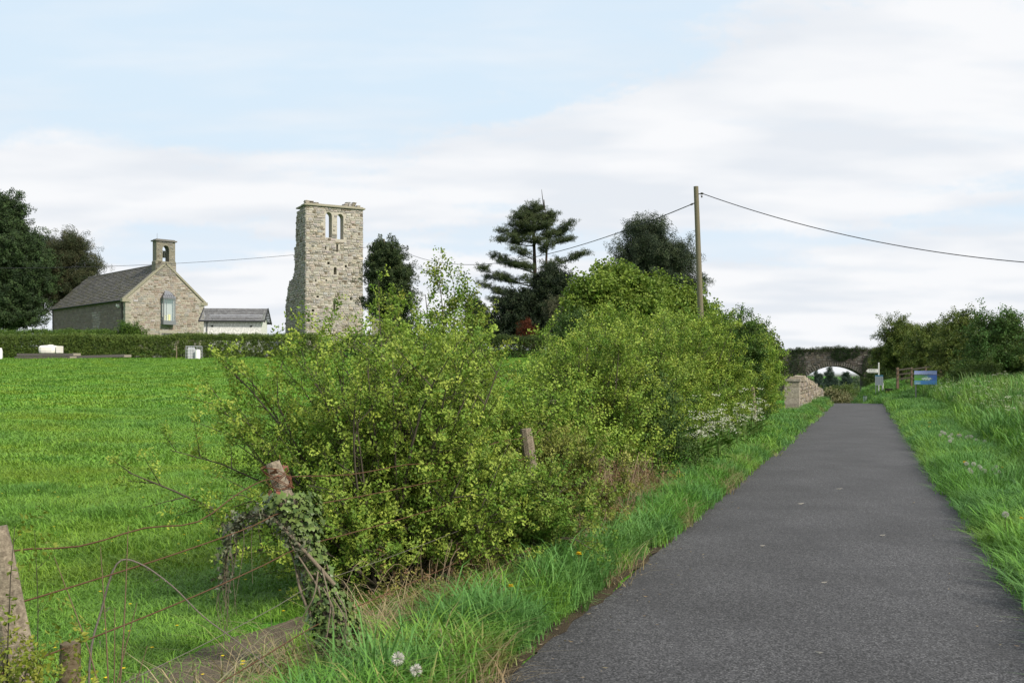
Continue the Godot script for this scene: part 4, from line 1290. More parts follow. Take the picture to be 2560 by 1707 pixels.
# clipped hedges between the field and the churchyard
func hedge(called: String, label: String, a: Vector2, b: Vector2, wide: float, high: float, n: int, ca: Color, cb: Color, mesh: Mesh, k: float) -> void:
	var base := stand(a.x, a.y)
	var root := thing(called, label, "hedge", base)
	var lv := Many.new()
	var wood := MB.new()
	wood.col = Color(0.08, 0.065, 0.05)
	var len2 := a.distance_to(b)
	for i in int(len2 / 0.5):
		var f := (i + rng.randf()) / int(len2 / 0.5)
		var g := stand(lerpf(a.x, b.x, f), lerpf(a.y, b.y, f)) - base
		for q in 2: wood.tube(PackedVector3Array([g + Vector3(rf(-0.2, 0.2), -0.05, rf(-0.2, 0.2)), g + Vector3(rf(-0.5, 0.5), high * rf(0.6, 0.9), rf(-0.3, 0.3))]), 0.03, 0.01, 3)
	part("branches", wood, M.bark, root)
	for i in n:
		var f := rng.randf()
		var g := stand(lerpf(a.x, b.x, f), lerpf(a.y, b.y, f)) - base
		var hi := high * (1.0 + 0.10 * broad.get_noise_2d(g.x * 9.0, 2.0)) * (0.55 + 0.45 * sm(0.0, 0.05, minf(f, 1.0 - f)))
		var p := Vector3(rf(-0.2, 0.2), 0, 0)
		var nn := Vector3.UP
		if rng.randf() < 0.4:
			p += Vector3(0, hi + rf(-0.25, 0.02), rf(-0.5, 0.5) * wide)
		else:
			var zz := 0.5 if rng.randf() < 0.75 else -0.5
			p += Vector3(0, hi * rng.randf(), zz * wide * rf(0.75, 1.05))
			nn = Vector3(0, 0.3, zz * 2.0)
		lv.along(g + p, nn + rdir() * 0.8, rf(0, TAU), k * rf(0.6, 1.2), tint(ca.lerp(cb, rng.randf()), 0.22))
	mass("foliage", lv, mesh, root)

func make_hedges() -> void:
	hedge("field_hedge", "long clipped dark hedge at the top of the field", Vector2(-48, 74.5), Vector2(-13.2, 74.5), 1.5, 1.55, 13000, Color(0.055, 0.095, 0.022), Color(0.15, 0.21, 0.045), SP.fine, 0.9)
	hedge("field_hedge", "clipped hedge stretch at the field corner below the dark yew", Vector2(-13.0, 74.8), Vector2(5.5, 76.0), 1.5, 1.55, 5000, Color(0.03, 0.055, 0.014), Color(0.08, 0.12, 0.03), SP.fine, 0.9)
	hedge("laurel_hedge", "bright green leafy hedge close under the church wall", Vector2(-44, 84), Vector2(-33, 84), 1.6, 1.9, 1900, Color(0.04, 0.09, 0.016), Color(0.11, 0.18, 0.03), SP.fine, 1.0)
	plant("laurel_shrub", "rounded bright laurel at the church's corner", "shrub", stand(-32.6, 84.5), {"lobes": [[Vector3(0, 1.4, 0), Vector3(1.6, 1.45, 1.3)]], "stems": 55, "mesh": SP.fine, "ca": Color(0.035, 0.085, 0.012), "cb": Color(0.10, 0.17, 0.025), "shoots": 6, "sprigs": 4, "shoot": 0.5, "twiggy": false})

# ---------------------------------------------------------------- fence, posts, ivy, brambles
func concrete_post(root: Node3D, base: Vector3, top: Vector3, w: float) -> void:
	var mb := MB.new()
	mb.col = Color(0.37, 0.325, 0.265)
	var ax := (top - base).normalized()
	var ux := Vector3(CS, 0, SN)
	ux = (ux - ax * ux.dot(ax)).normalized()
	var uz := ux.cross(ax)
	var rings := []
	for f in [-0.25, 0.2, 0.45, 0.7, 0.93, 1.0]:
		var c := base.lerp(top, f)
		var r := []
		var k: float = 1.0 - 0.12 * maxf(f, 0.0) - (0.12 if f == 1.0 else 0.0)
		for a in 8:
			var ang := TAU * (a + 0.5) / 8.0
			var q := Vector2(cos(ang), sin(ang))
			var m := 1.0 / maxf(absf(q.x), absf(q.y)) * 0.95
			r.append(c + (ux * q.x + uz * q.y) * minf(m, 1.08) * w * 0.5 * k * (1.0 + rf(-0.05, 0.05)))
		rings.append(r)
	for i in rings.size() - 1:
		for a in 8:
			var b := (a + 1) % 8
			mb.face(rings[i][a], rings[i][b], rings[i + 1][b], rings[i + 1][a], (rings[i][a] + rings[i][b]) * 0.5 - base.lerp(top, 0.5) - ax * ((rings[i][a] - base.lerp(top, 0.5)).dot(ax)))
	for a in range(1, 7): mb.tri(rings[-1][0], rings[-1][a + 1], rings[-1][a])
	part("post", mb, M.concrete, root)

func make_fence() -> void:
	var o := on(4.6, -2.6)
	var root := thing("wire_fence", "sagging rusty wire fence on leaning concrete posts", "fence", o)
	# [base, top] of the posts
	var ps := [[Vector3(-2.45, -0.05, -0.6), Vector3(-2.5, 1.1, -0.6)], [Vector3(-1.47, -0.05, -3.23), Vector3(-1.69, 1.1, -3.23)], [Vector3(-0.86, -0.03, -5.28), Vector3(-1.3, 1.12, -5.4)], [Vector3(0.27, 0.0, -8.75), Vector3(0.12, 1.12, -8.75)]]
	for s in [11.6, 15.0, 18.4, 25.6]:
		var b := on(s, -3.5 if s < 25.0 else -2.6)
		ps.append([b, b + Vector3(rf(-0.1, 0.08), 1.25, rf(-0.05, 0.05))])
	for i in ps.size():
		ps[i][0] -= o
		ps[i][1] -= o
		concrete_post(root, ps[i][0], ps[i][1], 0.12 if i != 2 else 0.1)
	var levels := [0.93, 0.78, 0.61, 0.44, 0.28, 0.13]
	for k in levels.size():
		var pts := []
		for i in 7:
			var a: Vector3 = ps[i][0].lerp(ps[i][1], levels[k])
			pts.append(a)
			if i < 6:
				var b: Vector3 = ps[i + 1][0].lerp(ps[i + 1][1], levels[k] + rf(-0.02, 0.02))
				for f in [0.2, 0.4, 0.6, 0.8]:
					var q: Vector3 = a.lerp(b, f)
					q.y -= 0.05 * sin(PI * f) * (1.6 if k == 0 else 0.35)
					if k == 0: q.y += 0.035 * sin(f * 17.0)
					pts.append(q)
		var wb := MB.new()
		wb.col = Color(0.15, 0.082, 0.045) if k != 3 else Color(0.22, 0.2, 0.17)
		wb.tube(arc(pts, 3), 0.0032 if k != 3 else 0.0018, 0.0032 if k != 3 else 0.0018, 5)
		part("wire", wb, M.rust, root)
	# wire wrapped about the top of the ivied post
	var wr := MB.new()
	wr.col = Color(0.2, 0.09, 0.05)
	for k in 2:
		var pts2 := []
		for i in 26:
			var a := i * 0.9 + k
			var c: Vector3 = ps[2][0].lerp(ps[2][1], 0.93 + 0.05 * sin(i * 0.7 + k))
			pts2.append(c + Vector3(cos(a), 0, sin(a)) * rf(0.055, 0.075))
		wr.tube(arc(pts2, 2), 0.0022, 0.0022, 4)
	part("tie_wire", wr, M.rust, root)
	ivy_on_post(ps[2][0] + o, ps[2][1] + o)
	# a short round stake, a bent bramble and twigs by the first post
	var sp := stand(-1.55, 3.48)
	var st := thing("wooden_stake", "short weathered round stake beside the first concrete post", "stake", sp)
	var sb := MB.new()
	sb.col = Color(0.2, 0.165, 0.11)
	sb.tube(PackedVector3Array([Vector3(0, -0.3, 0), Vector3(0, 0.3, 0), Vector3(0.005, 0.66 - sp.y, 0)]), 0.037, 0.035, 9, true)
	part("shaft", sb, M.wood, st)
	var sw := MB.new()
	sw.col = Color(0.16, 0.08, 0.04)
	for k in 2:
		var ring := []
		for i in 9: ring.append(Vector3(cos(i * 0.78) * 0.04, 0.50 - sp.y + k * 0.02 + 0.004 * sin(i * 2.0), sin(i * 0.78) * 0.04))
		sw.tube(arc(ring, 2), 0.004, 0.004, 4)
	part("wire_tie", sw, M.rust, st)
	var cp := stand(-1.68, 3.95)
	var cane := thing("bramble_cane", "bare bent bramble cane arching beside the fence", "bramble", cp)
	var cb := MB.new()
	cb.col = Color(0.22, 0.19, 0.165)
	cb.tube(arc([Vector3(0, -0.05, 0), Vector3(0.01, 0.5, 0.02), Vector3(0.05, 0.72, 0), Vector3(0.11, 0.9, 0), Vector3(0.19, 0.9, -0.02), Vector3(0.31, 0.8, -0.06), Vector3(0.42, 0.67, -0.1), Vector3(0.55, 0.55, -0.15), Vector3(0.68, 0.42, -0.2)], 4), 0.0048, 0.0022, 6)
	for k in 16:
		var p := Vector3(0, 0.4, 0).lerp(Vector3(0.11, 0.9, 0), rng.randf()) if k < 6 else Vector3(0.19, 0.9, -0.02).lerp(Vector3(0.68, 0.42, -0.2), rng.randf())
		cb.tube(PackedVector3Array([p, p + rdir() * 0.025]), 0.002, 0.0005, 3)
	part("cane", cb, M.bark, cane)
	# hawthorn seedling with red-tipped leaves round the first post
	var b := stand(-1.58, 3.0)
	var ex := []
	for e in [[-1.5, 1.14, 3.0], [-1.44, 1.13, 3.0], [-1.5, 0.78, 2.95], [-1.42, 0.76, 2.95], [-1.35, 0.72, 2.95], [-1.29, 0.71, 2.95], [-1.47, 0.7, 2.9], [-1.4, 0.68, 2.9]]: ex.append(Vector3(e[0] - b.x, e[1] - b.y, -e[2] - b.z))
	plant("hawthorn_seedling", "straggly hawthorn seedling with red-tipped leaves across the first post", "bush", b, {"lobes": [[Vector3(0.14, 0.74, 0.1), Vector3(0.12, 0.06, 0.05)]], "stems": 6, "extra": ex, "mesh": SP.haw, "ca": Color(0.12, 0.19, 0.025), "cb": Color(0.24, 0.25, 0.04), "shoots": 6, "sprigs": 1, "shoot": 0.09, "stem_r": 0.0035, "from": 0.75, "size": 0.75})
	var tw := thing("bare_twigs", "thin bare pale twigs standing beside the first concrete post", "twigs", stand(-1.45, 3.6))
	var tb := MB.new()
	tb.col = Color(0.24, 0.17, 0.11)
	for e in [[-0.04, 0.98, 0.0], [0.08, 1.06, 0.05], [-0.2, 0.95, 0.02], [0.0, 0.75, -0.03], [0.1, 0.78, 0.02], [0.13, 0.62, 0]]:
		tb.tube(arc([Vector3(rf(-0.05, 0.0), 0, 0), Vector3(e[0] * 0.3 + rf(-0.03, 0.03), e[1] * 0.5, e[2]), Vector3(e[0], e[1], e[2])], 4), 0.005, 0.0012, 4)
	part("stems", tb, M.bark, tw)
	make_brambles()

func ivy_leaf() -> ArrayMesh:
	var mb := MB.new()
	mb.bare = true
	var rim := [Vector3(-0.3, 0, -0.1), Vector3(-0.5, 0.02, 0.3), Vector3(-0.22, 0.0, 0.45), Vector3(0, -0.04, 1.0), Vector3(0.22, 0.0, 0.45), Vector3(0.5, 0.02, 0.3), Vector3(0.3, 0, -0.1)]
	for i in 6: mb.tri(Vector3(0, 0.05, 0.1), rim[i], rim[i + 1])
	return mb.mesh(M.ivy)

func ivy_on_post(base: Vector3, top: Vector3) -> void:
	var root := thing("ivy", "ivy climbing the leaning post with a dead arching spray", "ivy", base)
	var h := top - base
	var stems := MB.new()
	stems.col = Color(0.26, 0.215, 0.16)
	for k in 8:
		var pts := []
		var a := rf(0, TAU)
		for i in 9:
			a += rf(-0.5, 0.5)
			pts.append(h * (i / 8.0) * (0.86 if k < 5 else 0.55) + Vector3(cos(a), 0, sin(a)) * rf(0.055, 0.1))
		stems.tube(arc(pts, 3), rf(0.006, 0.013), 0.003, 5)
	# loops hanging off the stem
	for k in 7:
		var p := h * rf(0.25, 0.7) + Vector3(rf(0.05, 0.12), 0, 0.1)
		stems.tube(arc([p, p + Vector3(rf(-0.1, 0.14), -0.12, 0.08), p + Vector3(rf(-0.12, 0.12), -0.3, 0.04)], 4), 0.005, 0.002, 4)
	# the dead spray that arches out over the field
	var bend := arc([h * 0.45 + Vector3(0.12, 0, 0.08), h * 0.62 + Vector3(0.02, 0, 0.1), h * 0.76 + Vector3(-0.1, 0.0, 0.08), h * 0.76 + Vector3(-0.26, -0.03, 0.05), h * 0.66 + Vector3(-0.37, -0.02, 0.02), h * 0.5 + Vector3(-0.47, -0.08, 0)], 5)
	stems.tube(bend, 0.012, 0.003, 6)
	for k in 14:
		var p := bend[rng.randi_range(12, bend.size() - 1)]
		stems.tube(arc([p, p + Vector3(rf(-0.06, 0.04), -0.12, rf(-0.04, 0.04)), p + Vector3(rf(-0.08, 0.05), rf(-0.5, -0.25), rf(-0.05, 0.05))], 3), 0.003, 0.001, 3)
	part("stems", stems, M.bark, root)
	var lv := Many.new()
	for i in 1900:
		var f := pow(rng.randf(), 0.9) * 0.86
		var a := rf(0, TAU)
		var r := rf(0.06, 0.12) + 0.035 * sin(f * 9.0)
		var d := Vector3(cos(a), 0, sin(a))
		lv.along(h * f + d * r + Vector3(0.03, 0, 0), d.cross(Vector3.UP) * rf(-0.6, 0.6) + Vector3.UP * 0.7 + d * 0.9, rf(-0.7, 0.7) + PI, rf(0.024, 0.05), tint(Color(0.045, 0.08, 0.022).lerp(Color(0.13, 0.18, 0.05), rng.randf()), 0.25))
	for i in 600:
		var p := bend[rng.randi_range(5, bend.size() - 1)]
		lv.along(p + rdir() * rf(0.01, 0.075), rdir() + Vector3.UP * 0.3, rf(0, TAU), rf(0.016, 0.034), tint(Color(0.06, 0.075, 0.045).lerp(Color(0.13, 0.135, 0.09), rng.randf()), 0.25))
	mass("foliage", lv, ivy_leaf(), root)
	# dry reddish leaves caught at the top
	var dl := Many.new()
	for i in 22: dl.along(h * rf(0.85, 1.0) + rdir() * 0.06, rdir(), rf(0, TAU), rf(0.03, 0.055), tint(Color(0.17, 0.075, 0.05), 0.3))
	mass("dead_leaves", dl, ivy_leaf(), root)

func make_brambles() -> void:
	# dead canes heaped at the foot of the hedge
	for e in [["heap of dead bramble canes at the foot of the rounded hawthorn", 8.7, -2.55, 120, 0.65], ["tangle of dead brambles beside the leaning grey post", 10.3, -2.6, 150, 0.75], ["dry bramble tangle under the low hawthorn, next to the verge", 12.0, -2.65, 100, 0.6], ["thin scatter of dead canes at the foot of the biggest hawthorn", 6.4, -2.75, 40, 0.5]]:
		var p := on(e[1], e[2])
		var root := thing("dead_brambles", e[0], "brambles", p, 0.0, "dead brambles under the hedge")
		var mb := MB.new()
		for i in e[3]:
			var g := rf(0.75, 1.3)
			mb.col = Color(0.36 * g, 0.27 * g, 0.18 * g) if rng.randf() < 0.7 else Color(0.15 * g, 0.075 * g, 0.05 * g)
			var a := on_line(rf(-0.9, 0.9), rf(-0.35, 0.3))
			var b := a + on_line(rf(-0.8, 0.8), rf(-0.5, 0.3))
			a = on_ground(p, a)
			b = on_ground(p, b)
			var m := (a + b) * 0.5 + Vector3(rf(-0.2, 0.2), rf(0.2, 1.0) * e[4], rf(-0.2, 0.2))
			mb.tube(arc([a, a.lerp(m, 0.6) + Vector3(0, 0.12, 0), m, b], 3), rf(0.002, 0.0045), 0.0015, 3)
		part("canes", mb, M.bark, root, "stuff")
		var lv := Many.new()
		for i in e[3] * 8:
			var q := on_ground(p, on_line(rf(-1.0, 1.0), rf(-0.5, 0.35)))
			q.y += rf(0.02, 0.75) * e[4] * rng.randf()
			lv.along(q, rdir() + Vector3.UP, rf(0, TAU), rf(0.5, 0.9), tint(Color(0.19, 0.19, 0.055) if rng.randf() < 0.6 else Color(0.26, 0.17, 0.09), 0.3))
		mass("leaves", lv, SP.haw, root)

func on_line(s: float, t: float) -> Vector3: return Vector3(s * SN + t * CS, 0, -(s * CS - t * SN))

func on_ground(p: Vector3, off: Vector3) -> Vector3:
	return Vector3(off.x, gh(p.x + off.x, p.z + off.z) - p.y, off.z)

# ---------------------------------------------------------------- poles and cables
func pole(label: String, base: Vector3, top: Vector3) -> Node3D:
	var root := thing("utility_pole", label, "pole", base)
	var mb := MB.new()
	mb.col = Color(0.27, 0.255, 0.19)
	var h := top - base
	mb.tube(PackedVector3Array([Vector3(0, -0.4, 0), h * 0.3, h * 0.65, h]), 0.13, 0.092, 12, true)
	part("shaft", mb, M.wood, root)
	var hb := MB.new()
	hb.col = Color(0.08, 0.075, 0.07)
	hb.tube(PackedVector3Array([h + Vector3(-0.05, -0.32, 0.02), h + Vector3(0.2, -0.28, 0.06)]), 0.02, 0.02, 6, true)
	hb.tube(PackedVector3Array([h + Vector3(0.17, -0.28, 0.06), h + Vector3(0.26, -0.29, 0.09)]), 0.045, 0.035, 8, true)
	hb.tube(PackedVector3Array([h + Vector3(0.2, -0.36, 0.06), h + Vector3(0.22, -0.43, 0.06)]), 0.035, 0.03, 8, true)
	hb.tube(PackedVector3Array([h + Vector3(0.05, -0.62, 0), h + Vector3(-0.16, -0.66, -0.03)]), 0.022, 0.022, 6, true)
	hb.tube(PackedVector3Array([h + Vector3(-0.12, -0.66, -0.03), h + Vector3(-0.2, -0.69, -0.05)]), 0.04, 0.03, 8, true)
	part("bracket", hb, M.metal, root)
	return root

func cable(label: String, a: Vector3, b: Vector3, sag: float, r: float) -> void:
	var root := thing("overhead_cable", label, "cable", a)
	var mb := MB.new()
	mb.col = Color(0.035, 0.035, 0.04)
	var pts := PackedVector3Array()
	for i in 41:
		var f := i / 40.0
		pts.append((b - a) * f - Vector3(0, sag * 4.0 * f * (1.0 - f), 0))
	mb.tube(pts, r, r, 5)
	part("strand", mb, M.paint, root)

func make_poles() -> void:
	var b1 := stand(7.34, 38)
	var t1 := Vector3(7.03, 8.76, -38)
	pole("weathered wooden pole rising out of the hawthorn hedge", b1, t1)
	var b2 := stand(-13.0, 101)
	var t2 := Vector3(-13.0, 15.3, -101)
	pole("wooden pole hidden behind the stout yew", b2, t2)
	var b3 := stand(-61.0, 88)
	var t3 := Vector3(-61.0, 11.3, -88)
	pole("wooden pole at the far end of the field hedge", b3, t3)
	var b4 := stand(25.0, 30)
	var t4 := Vector3(25.0, 5.4, -30)
	pole("wooden pole on the bank beyond the flowery slope", b4, t4)
	cable("black cable from the hedge pole to the yew", t1 + Vector3(-0.18, -0.68, -0.05), t2 + Vector3(0.2, -0.3, 0), 2.3, 0.019)
	cable("black cable crossing in front of tower and church roof", t2 + Vector3(-0.15, -0.65, 0), t3, 1.1, 0.019)
	cable("black cable sloping from the hedge pole across the path", t1 + Vector3(0.24, -0.29, 0.08), t4 + Vector3(-0.1, -0.3, 0), 1.23, 0.016)

# ---------------------------------------------------------------- signs and small furniture by the bridge
func make_signs() -> void:
	var p := stand(26.55, 72)
	var fp := thing("fingerpost", "white fingerpost with one pointing arm beside the path", "signpost", p)
	var mb := MB.new()
	mb.col = Color(0.72, 0.72, 0.7)
	mb.tube(PackedVector3Array([Vector3(0, -0.2, 0), Vector3(0, 2.46, 0)]), 0.045, 0.045, 8, true)
	part("post", mb, M.paint, fp)
	var arm := MB.new()
	arm.col = Color(0.75, 0.75, 0.73)
	arm.box(Vector3(-0.42, 1.86, 0), Vector3(0.72, 0.26, 0.04))
	arm.tri(Vector3(-0.78, 1.73, 0.02), Vector3(-0.92, 1.86, 0.02), Vector3(-0.78, 1.99, 0.02))
	var ap := part("arm", arm, M.paint, fp)
	var lt := MB.new()
	lt.col = Color(0.12, 0.16, 0.14)
	for r in 2:
		var x := -0.72
		while x < -0.16:
			var l := rf(0.05, 0.12)
			lt.box(Vector3(x + l * 0.5, 1.92 - r * 0.12, 0.022), Vector3(l * 0.85, 0.045, 0.006))
			x += l + 0.02
	part("lettering", lt, M.paint, ap)
	var nb := thing("notice_board", "white notice board on two legs beside the fingerpost", "sign", stand(26.2, 71))
	var gy := nb.position.y
	for x in [-0.22, 0.22]:
		var lb := MB.new()
		lb.col = Color(0.6, 0.6, 0.6)
		lb.tube(PackedVector3Array([Vector3(x, -0.2, 0), Vector3(x, 1.5 - gy, 0)]), 0.025, 0.025, 6, true)
		part("leg", lb, M.metal, nb)
	var im := Image.create_empty(96, 128, false, Image.FORMAT_RGB8)
	im.fill(Color(0.86, 0.87, 0.88))
	im.fill_rect(Rect2i(0, 0, 96, 18), Color(0.42, 0.66, 0.78))
	for r in 7:
		for c in 3:
			im.fill_rect(Rect2i(7 + c * 29, 25 + r * 14, 24, 3), Color(0.5, 0.52, 0.56))
			im.fill_rect(Rect2i(7 + c * 29, 31 + r * 14, 18, 2), Color(0.6, 0.62, 0.66))
	print_panel(nb, "board", im, Vector3(0, 1.17 - gy, 0.03), Vector3(0.56, 0.72, 0.04), 0.0)
	var wp := thing("marker_post", "short thin white marker post beside the fingerpost", "post", stand(26.85, 72))
	var wb := MB.new()
	wb.col = Color(0.7, 0.7, 0.68)
	wb.tube(PackedVector3Array([Vector3(0, -0.2, 0), Vector3(0, 0.82, 0)]), 0.04, 0.04, 7, true)
	part("shaft", wb, M.paint, wp)
	var bin := thing("litter_bin", "small pale green bin on a post near the notice board", "bin", stand(25.75, 72.5))
	var bb := MB.new()
	bb.col = Color(0.42, 0.5, 0.45)
	bb.tube(PackedVector3Array([Vector3(0, 0.35, 0), Vector3(0, 0.75, 0)]), 0.12, 0.14, 10, true)
	part("drum", bb, M.plastic, bin)
	var bl := MB.new()
	bl.col = Color(0.1, 0.11, 0.1)
	bl.tube(PackedVector3Array([Vector3(0, -0.2, 0), Vector3(0, 0.36, 0)]), 0.03, 0.03, 6)
	bl.tube(PackedVector3Array([Vector3(0, 0.75, 0), Vector3(0, 0.78, 0)]), 0.15, 0.12, 10, true)
	part("stand", bl, M.metal, bin)
	# planter with a few red flowers
	var pp := stand(25.7, 67)
	pp.y = maxf(pp.y, 0.32)
	var pl := thing("wooden_planter", "dark boarded planter with red flowers near the signs", "planter", pp)
	for k in 3:
		var sb := MB.new()
		sb.col = tint(Color(0.035, 0.028, 0.03), 0.2)
		for z in [0.25, -0.25]: sb.box(Vector3(0, 0.02 + k * 0.115, z), Vector3(0.95, 0.105, 0.04))
		for x in [-0.475, 0.475]: sb.box(Vector3(x, 0.02 + k * 0.115, 0), Vector3(0.04, 0.105, 0.46))
		part("plank", sb, M.wood, pl)
	var so := MB.new()
	so.col = Color(0.05, 0.035, 0.025)
	so.box(Vector3(0, 0.12, 0), Vector3(0.9, 0.3, 0.45))
	part("soil", so, M.gravel, pl)
	var fl := Many.new()
	for i in 30: fl.along(Vector3(rf(-0.6, -0.45), rf(-0.05, 0.12), rf(0.1, 0.3)), rdir() + Vector3.UP, rf(0, TAU), 0.6, Color(0.4, 0.03, 0.02) if i % 2 else Color(0.05, 0.12, 0.02))
	mass("flowers", fl, SP.haw, pl)
	var gb := thing("grey_block", "pale grey concrete block at the planter's end", "block", pp + Vector3(0.75, 0, 0))
	var gm := MB.new()
	gm.col = Color(0.36, 0.35, 0.37)
	gm.box(Vector3(0, 0.12, 0), Vector3(0.4, 0.34, 0.35))
	gm.box(Vector3(0, 0.31, 0), Vector3(0.34, 0.05, 0.29))
	part("block_body", gm, M.concrete, gb)
	# the printed panel: sky, fields and a splash of white lettering
	var ip := thing("information_panel", "colourful printed landscape panel standing on the bank", "sign", stand(21.0, 50.5), -0.35)
	var pi := Image.create_empty(256, 172, false, Image.FORMAT_RGB8)
	for y in 172:
		for x in 256:
			var c := Color(0.55, 0.62, 0.82).lerp(Color(0.72, 0.76, 0.9), y / 60.0)
			var n := broad.get_noise_2d(x * 1.3, y * 1.3)
			if y > 44 + n * 8.0: c = Color(0.36, 0.34, 0.44)
			if y > 52 + n * 10.0: c = Color(0.40, 0.62, 0.36).lerp(Color(0.35, 0.5, 0.82), sm(70.0, 210.0, x + n * 60.0))
			if y > 95 + n * 30.0 and x < 120 + n * 60.0: c = Color(0.45, 0.72, 0.22)
			if y > 120: c = Color(0.38, 0.62, 0.86) if x > 70 else Color(0.5, 0.72, 0.8)
			if absf(y - 98.0 - n * 30.0) < 22.0 - absf(x - 140.0) * 0.3: c = Color(0.7, 0.85, 0.6)
			if absf(y - 100.0 - 8.0 * sin(x * 0.2) - n * 12.0) < 9.0 and x > 90 and x < 190: c = Color(0.93, 0.95, 0.95)
			pi.set_pixel(x, y, c)
	pi.fill_rect(Rect2i(14, 150, 60, 4), Color(0.9, 0.93, 0.95))
	pi.fill_rect(Rect2i(14, 158, 44, 4), Color(0.9, 0.93, 0.95))
	print_panel(ip, "board", pi, Vector3(0, 1.42 - ip.position.y, 0), Vector3(1.06, 0.7, 0.05), 0.0)
	for x in [-0.45, 0.45]:
		var lb := MB.new()
		lb.col = Color(0.3, 0.3, 0.3)
		lb.tube(PackedVector3Array([Vector3(x, -0.3, -0.06), Vector3(x, 1.7 - ip.position.y, -0.06)]), 0.035, 0.035, 7, true)
		part("leg", lb, M.metal, ip)
	# post and rail fence climbing the bank
	var f0 := stand(25.4, 65.5)
	var rf1 := thing("rail_fence", "brown post and rail fence climbing the bank", "fence", f0)
	var tops := []
	for i in 5:
		var q := stand(25.4 + 0.55 * i, 65.5 - 0.9 * i)
		var yy := 0.95 + 0.13 * i + (0.18 if i == 0 else 0.0)
		var b := Vector3(q.x, yy, q.z) - f0
		var pb := MB.new()
		pb.col = Color(0.24, 0.18, 0.14)
		pb.box(Vector3(b.x, b.y + 0.2, b.z), Vector3(0.11 if i else 0.15, 1.4, 0.1))
		part("post", pb, M.wood, rf1)
		tops.append(b)
	for k in 3:
		for i in 4:
			var rb := MB.new()
			rb.col = tint(Color(0.42, 0.34, 0.28), 0.1)
			var a: Vector3 = tops[i] + Vector3(0, 0.82 - 0.3 * k, 0.09)
			var b: Vector3 = tops[i + 1] + Vector3(0, 0.82 - 0.3 * k, 0.09)
			rb.box((a + b) * 0.5, Vector3(a.distance_to(b), 0.1, 0.04), Basis(Vector3.UP, atan2(-(b - a).z, (b - a).x)) * Basis(Vector3.BACK, 0.12))
			part("rail", rb, M.wood, rf1)

func print_panel(root: Node3D, called: String, im: Image, at: Vector3, size: Vector3, turn: float) -> void:
	var mb := MB.new()
	mb.col = Color(0.5, 0.5, 0.52)
	mb.box(at, size, Basis(Vector3.UP, turn))
	var bd := part(called, mb, M.paint, root)
	var fb := MB.new()
	var h := size * 0.5
	fb.quad(at + Vector3(-h.x, h.y, h.z + 0.004), at + Vector3(h.x, h.y, h.z + 0.004), at + Vector3(h.x, -h.y, h.z + 0.004), at + Vector3(-h.x, -h.y, h.z + 0.004))
	fb.uv = PackedVector2Array([Vector2(0, 0), Vector2(1, 0), Vector2(1, 1), Vector2(0, 1)])
	var m := StandardMaterial3D.new()
	m.albedo_texture = ImageTexture.create_from_image(im)
	m.roughness = 0.45
	part("print", fb, m, bd)

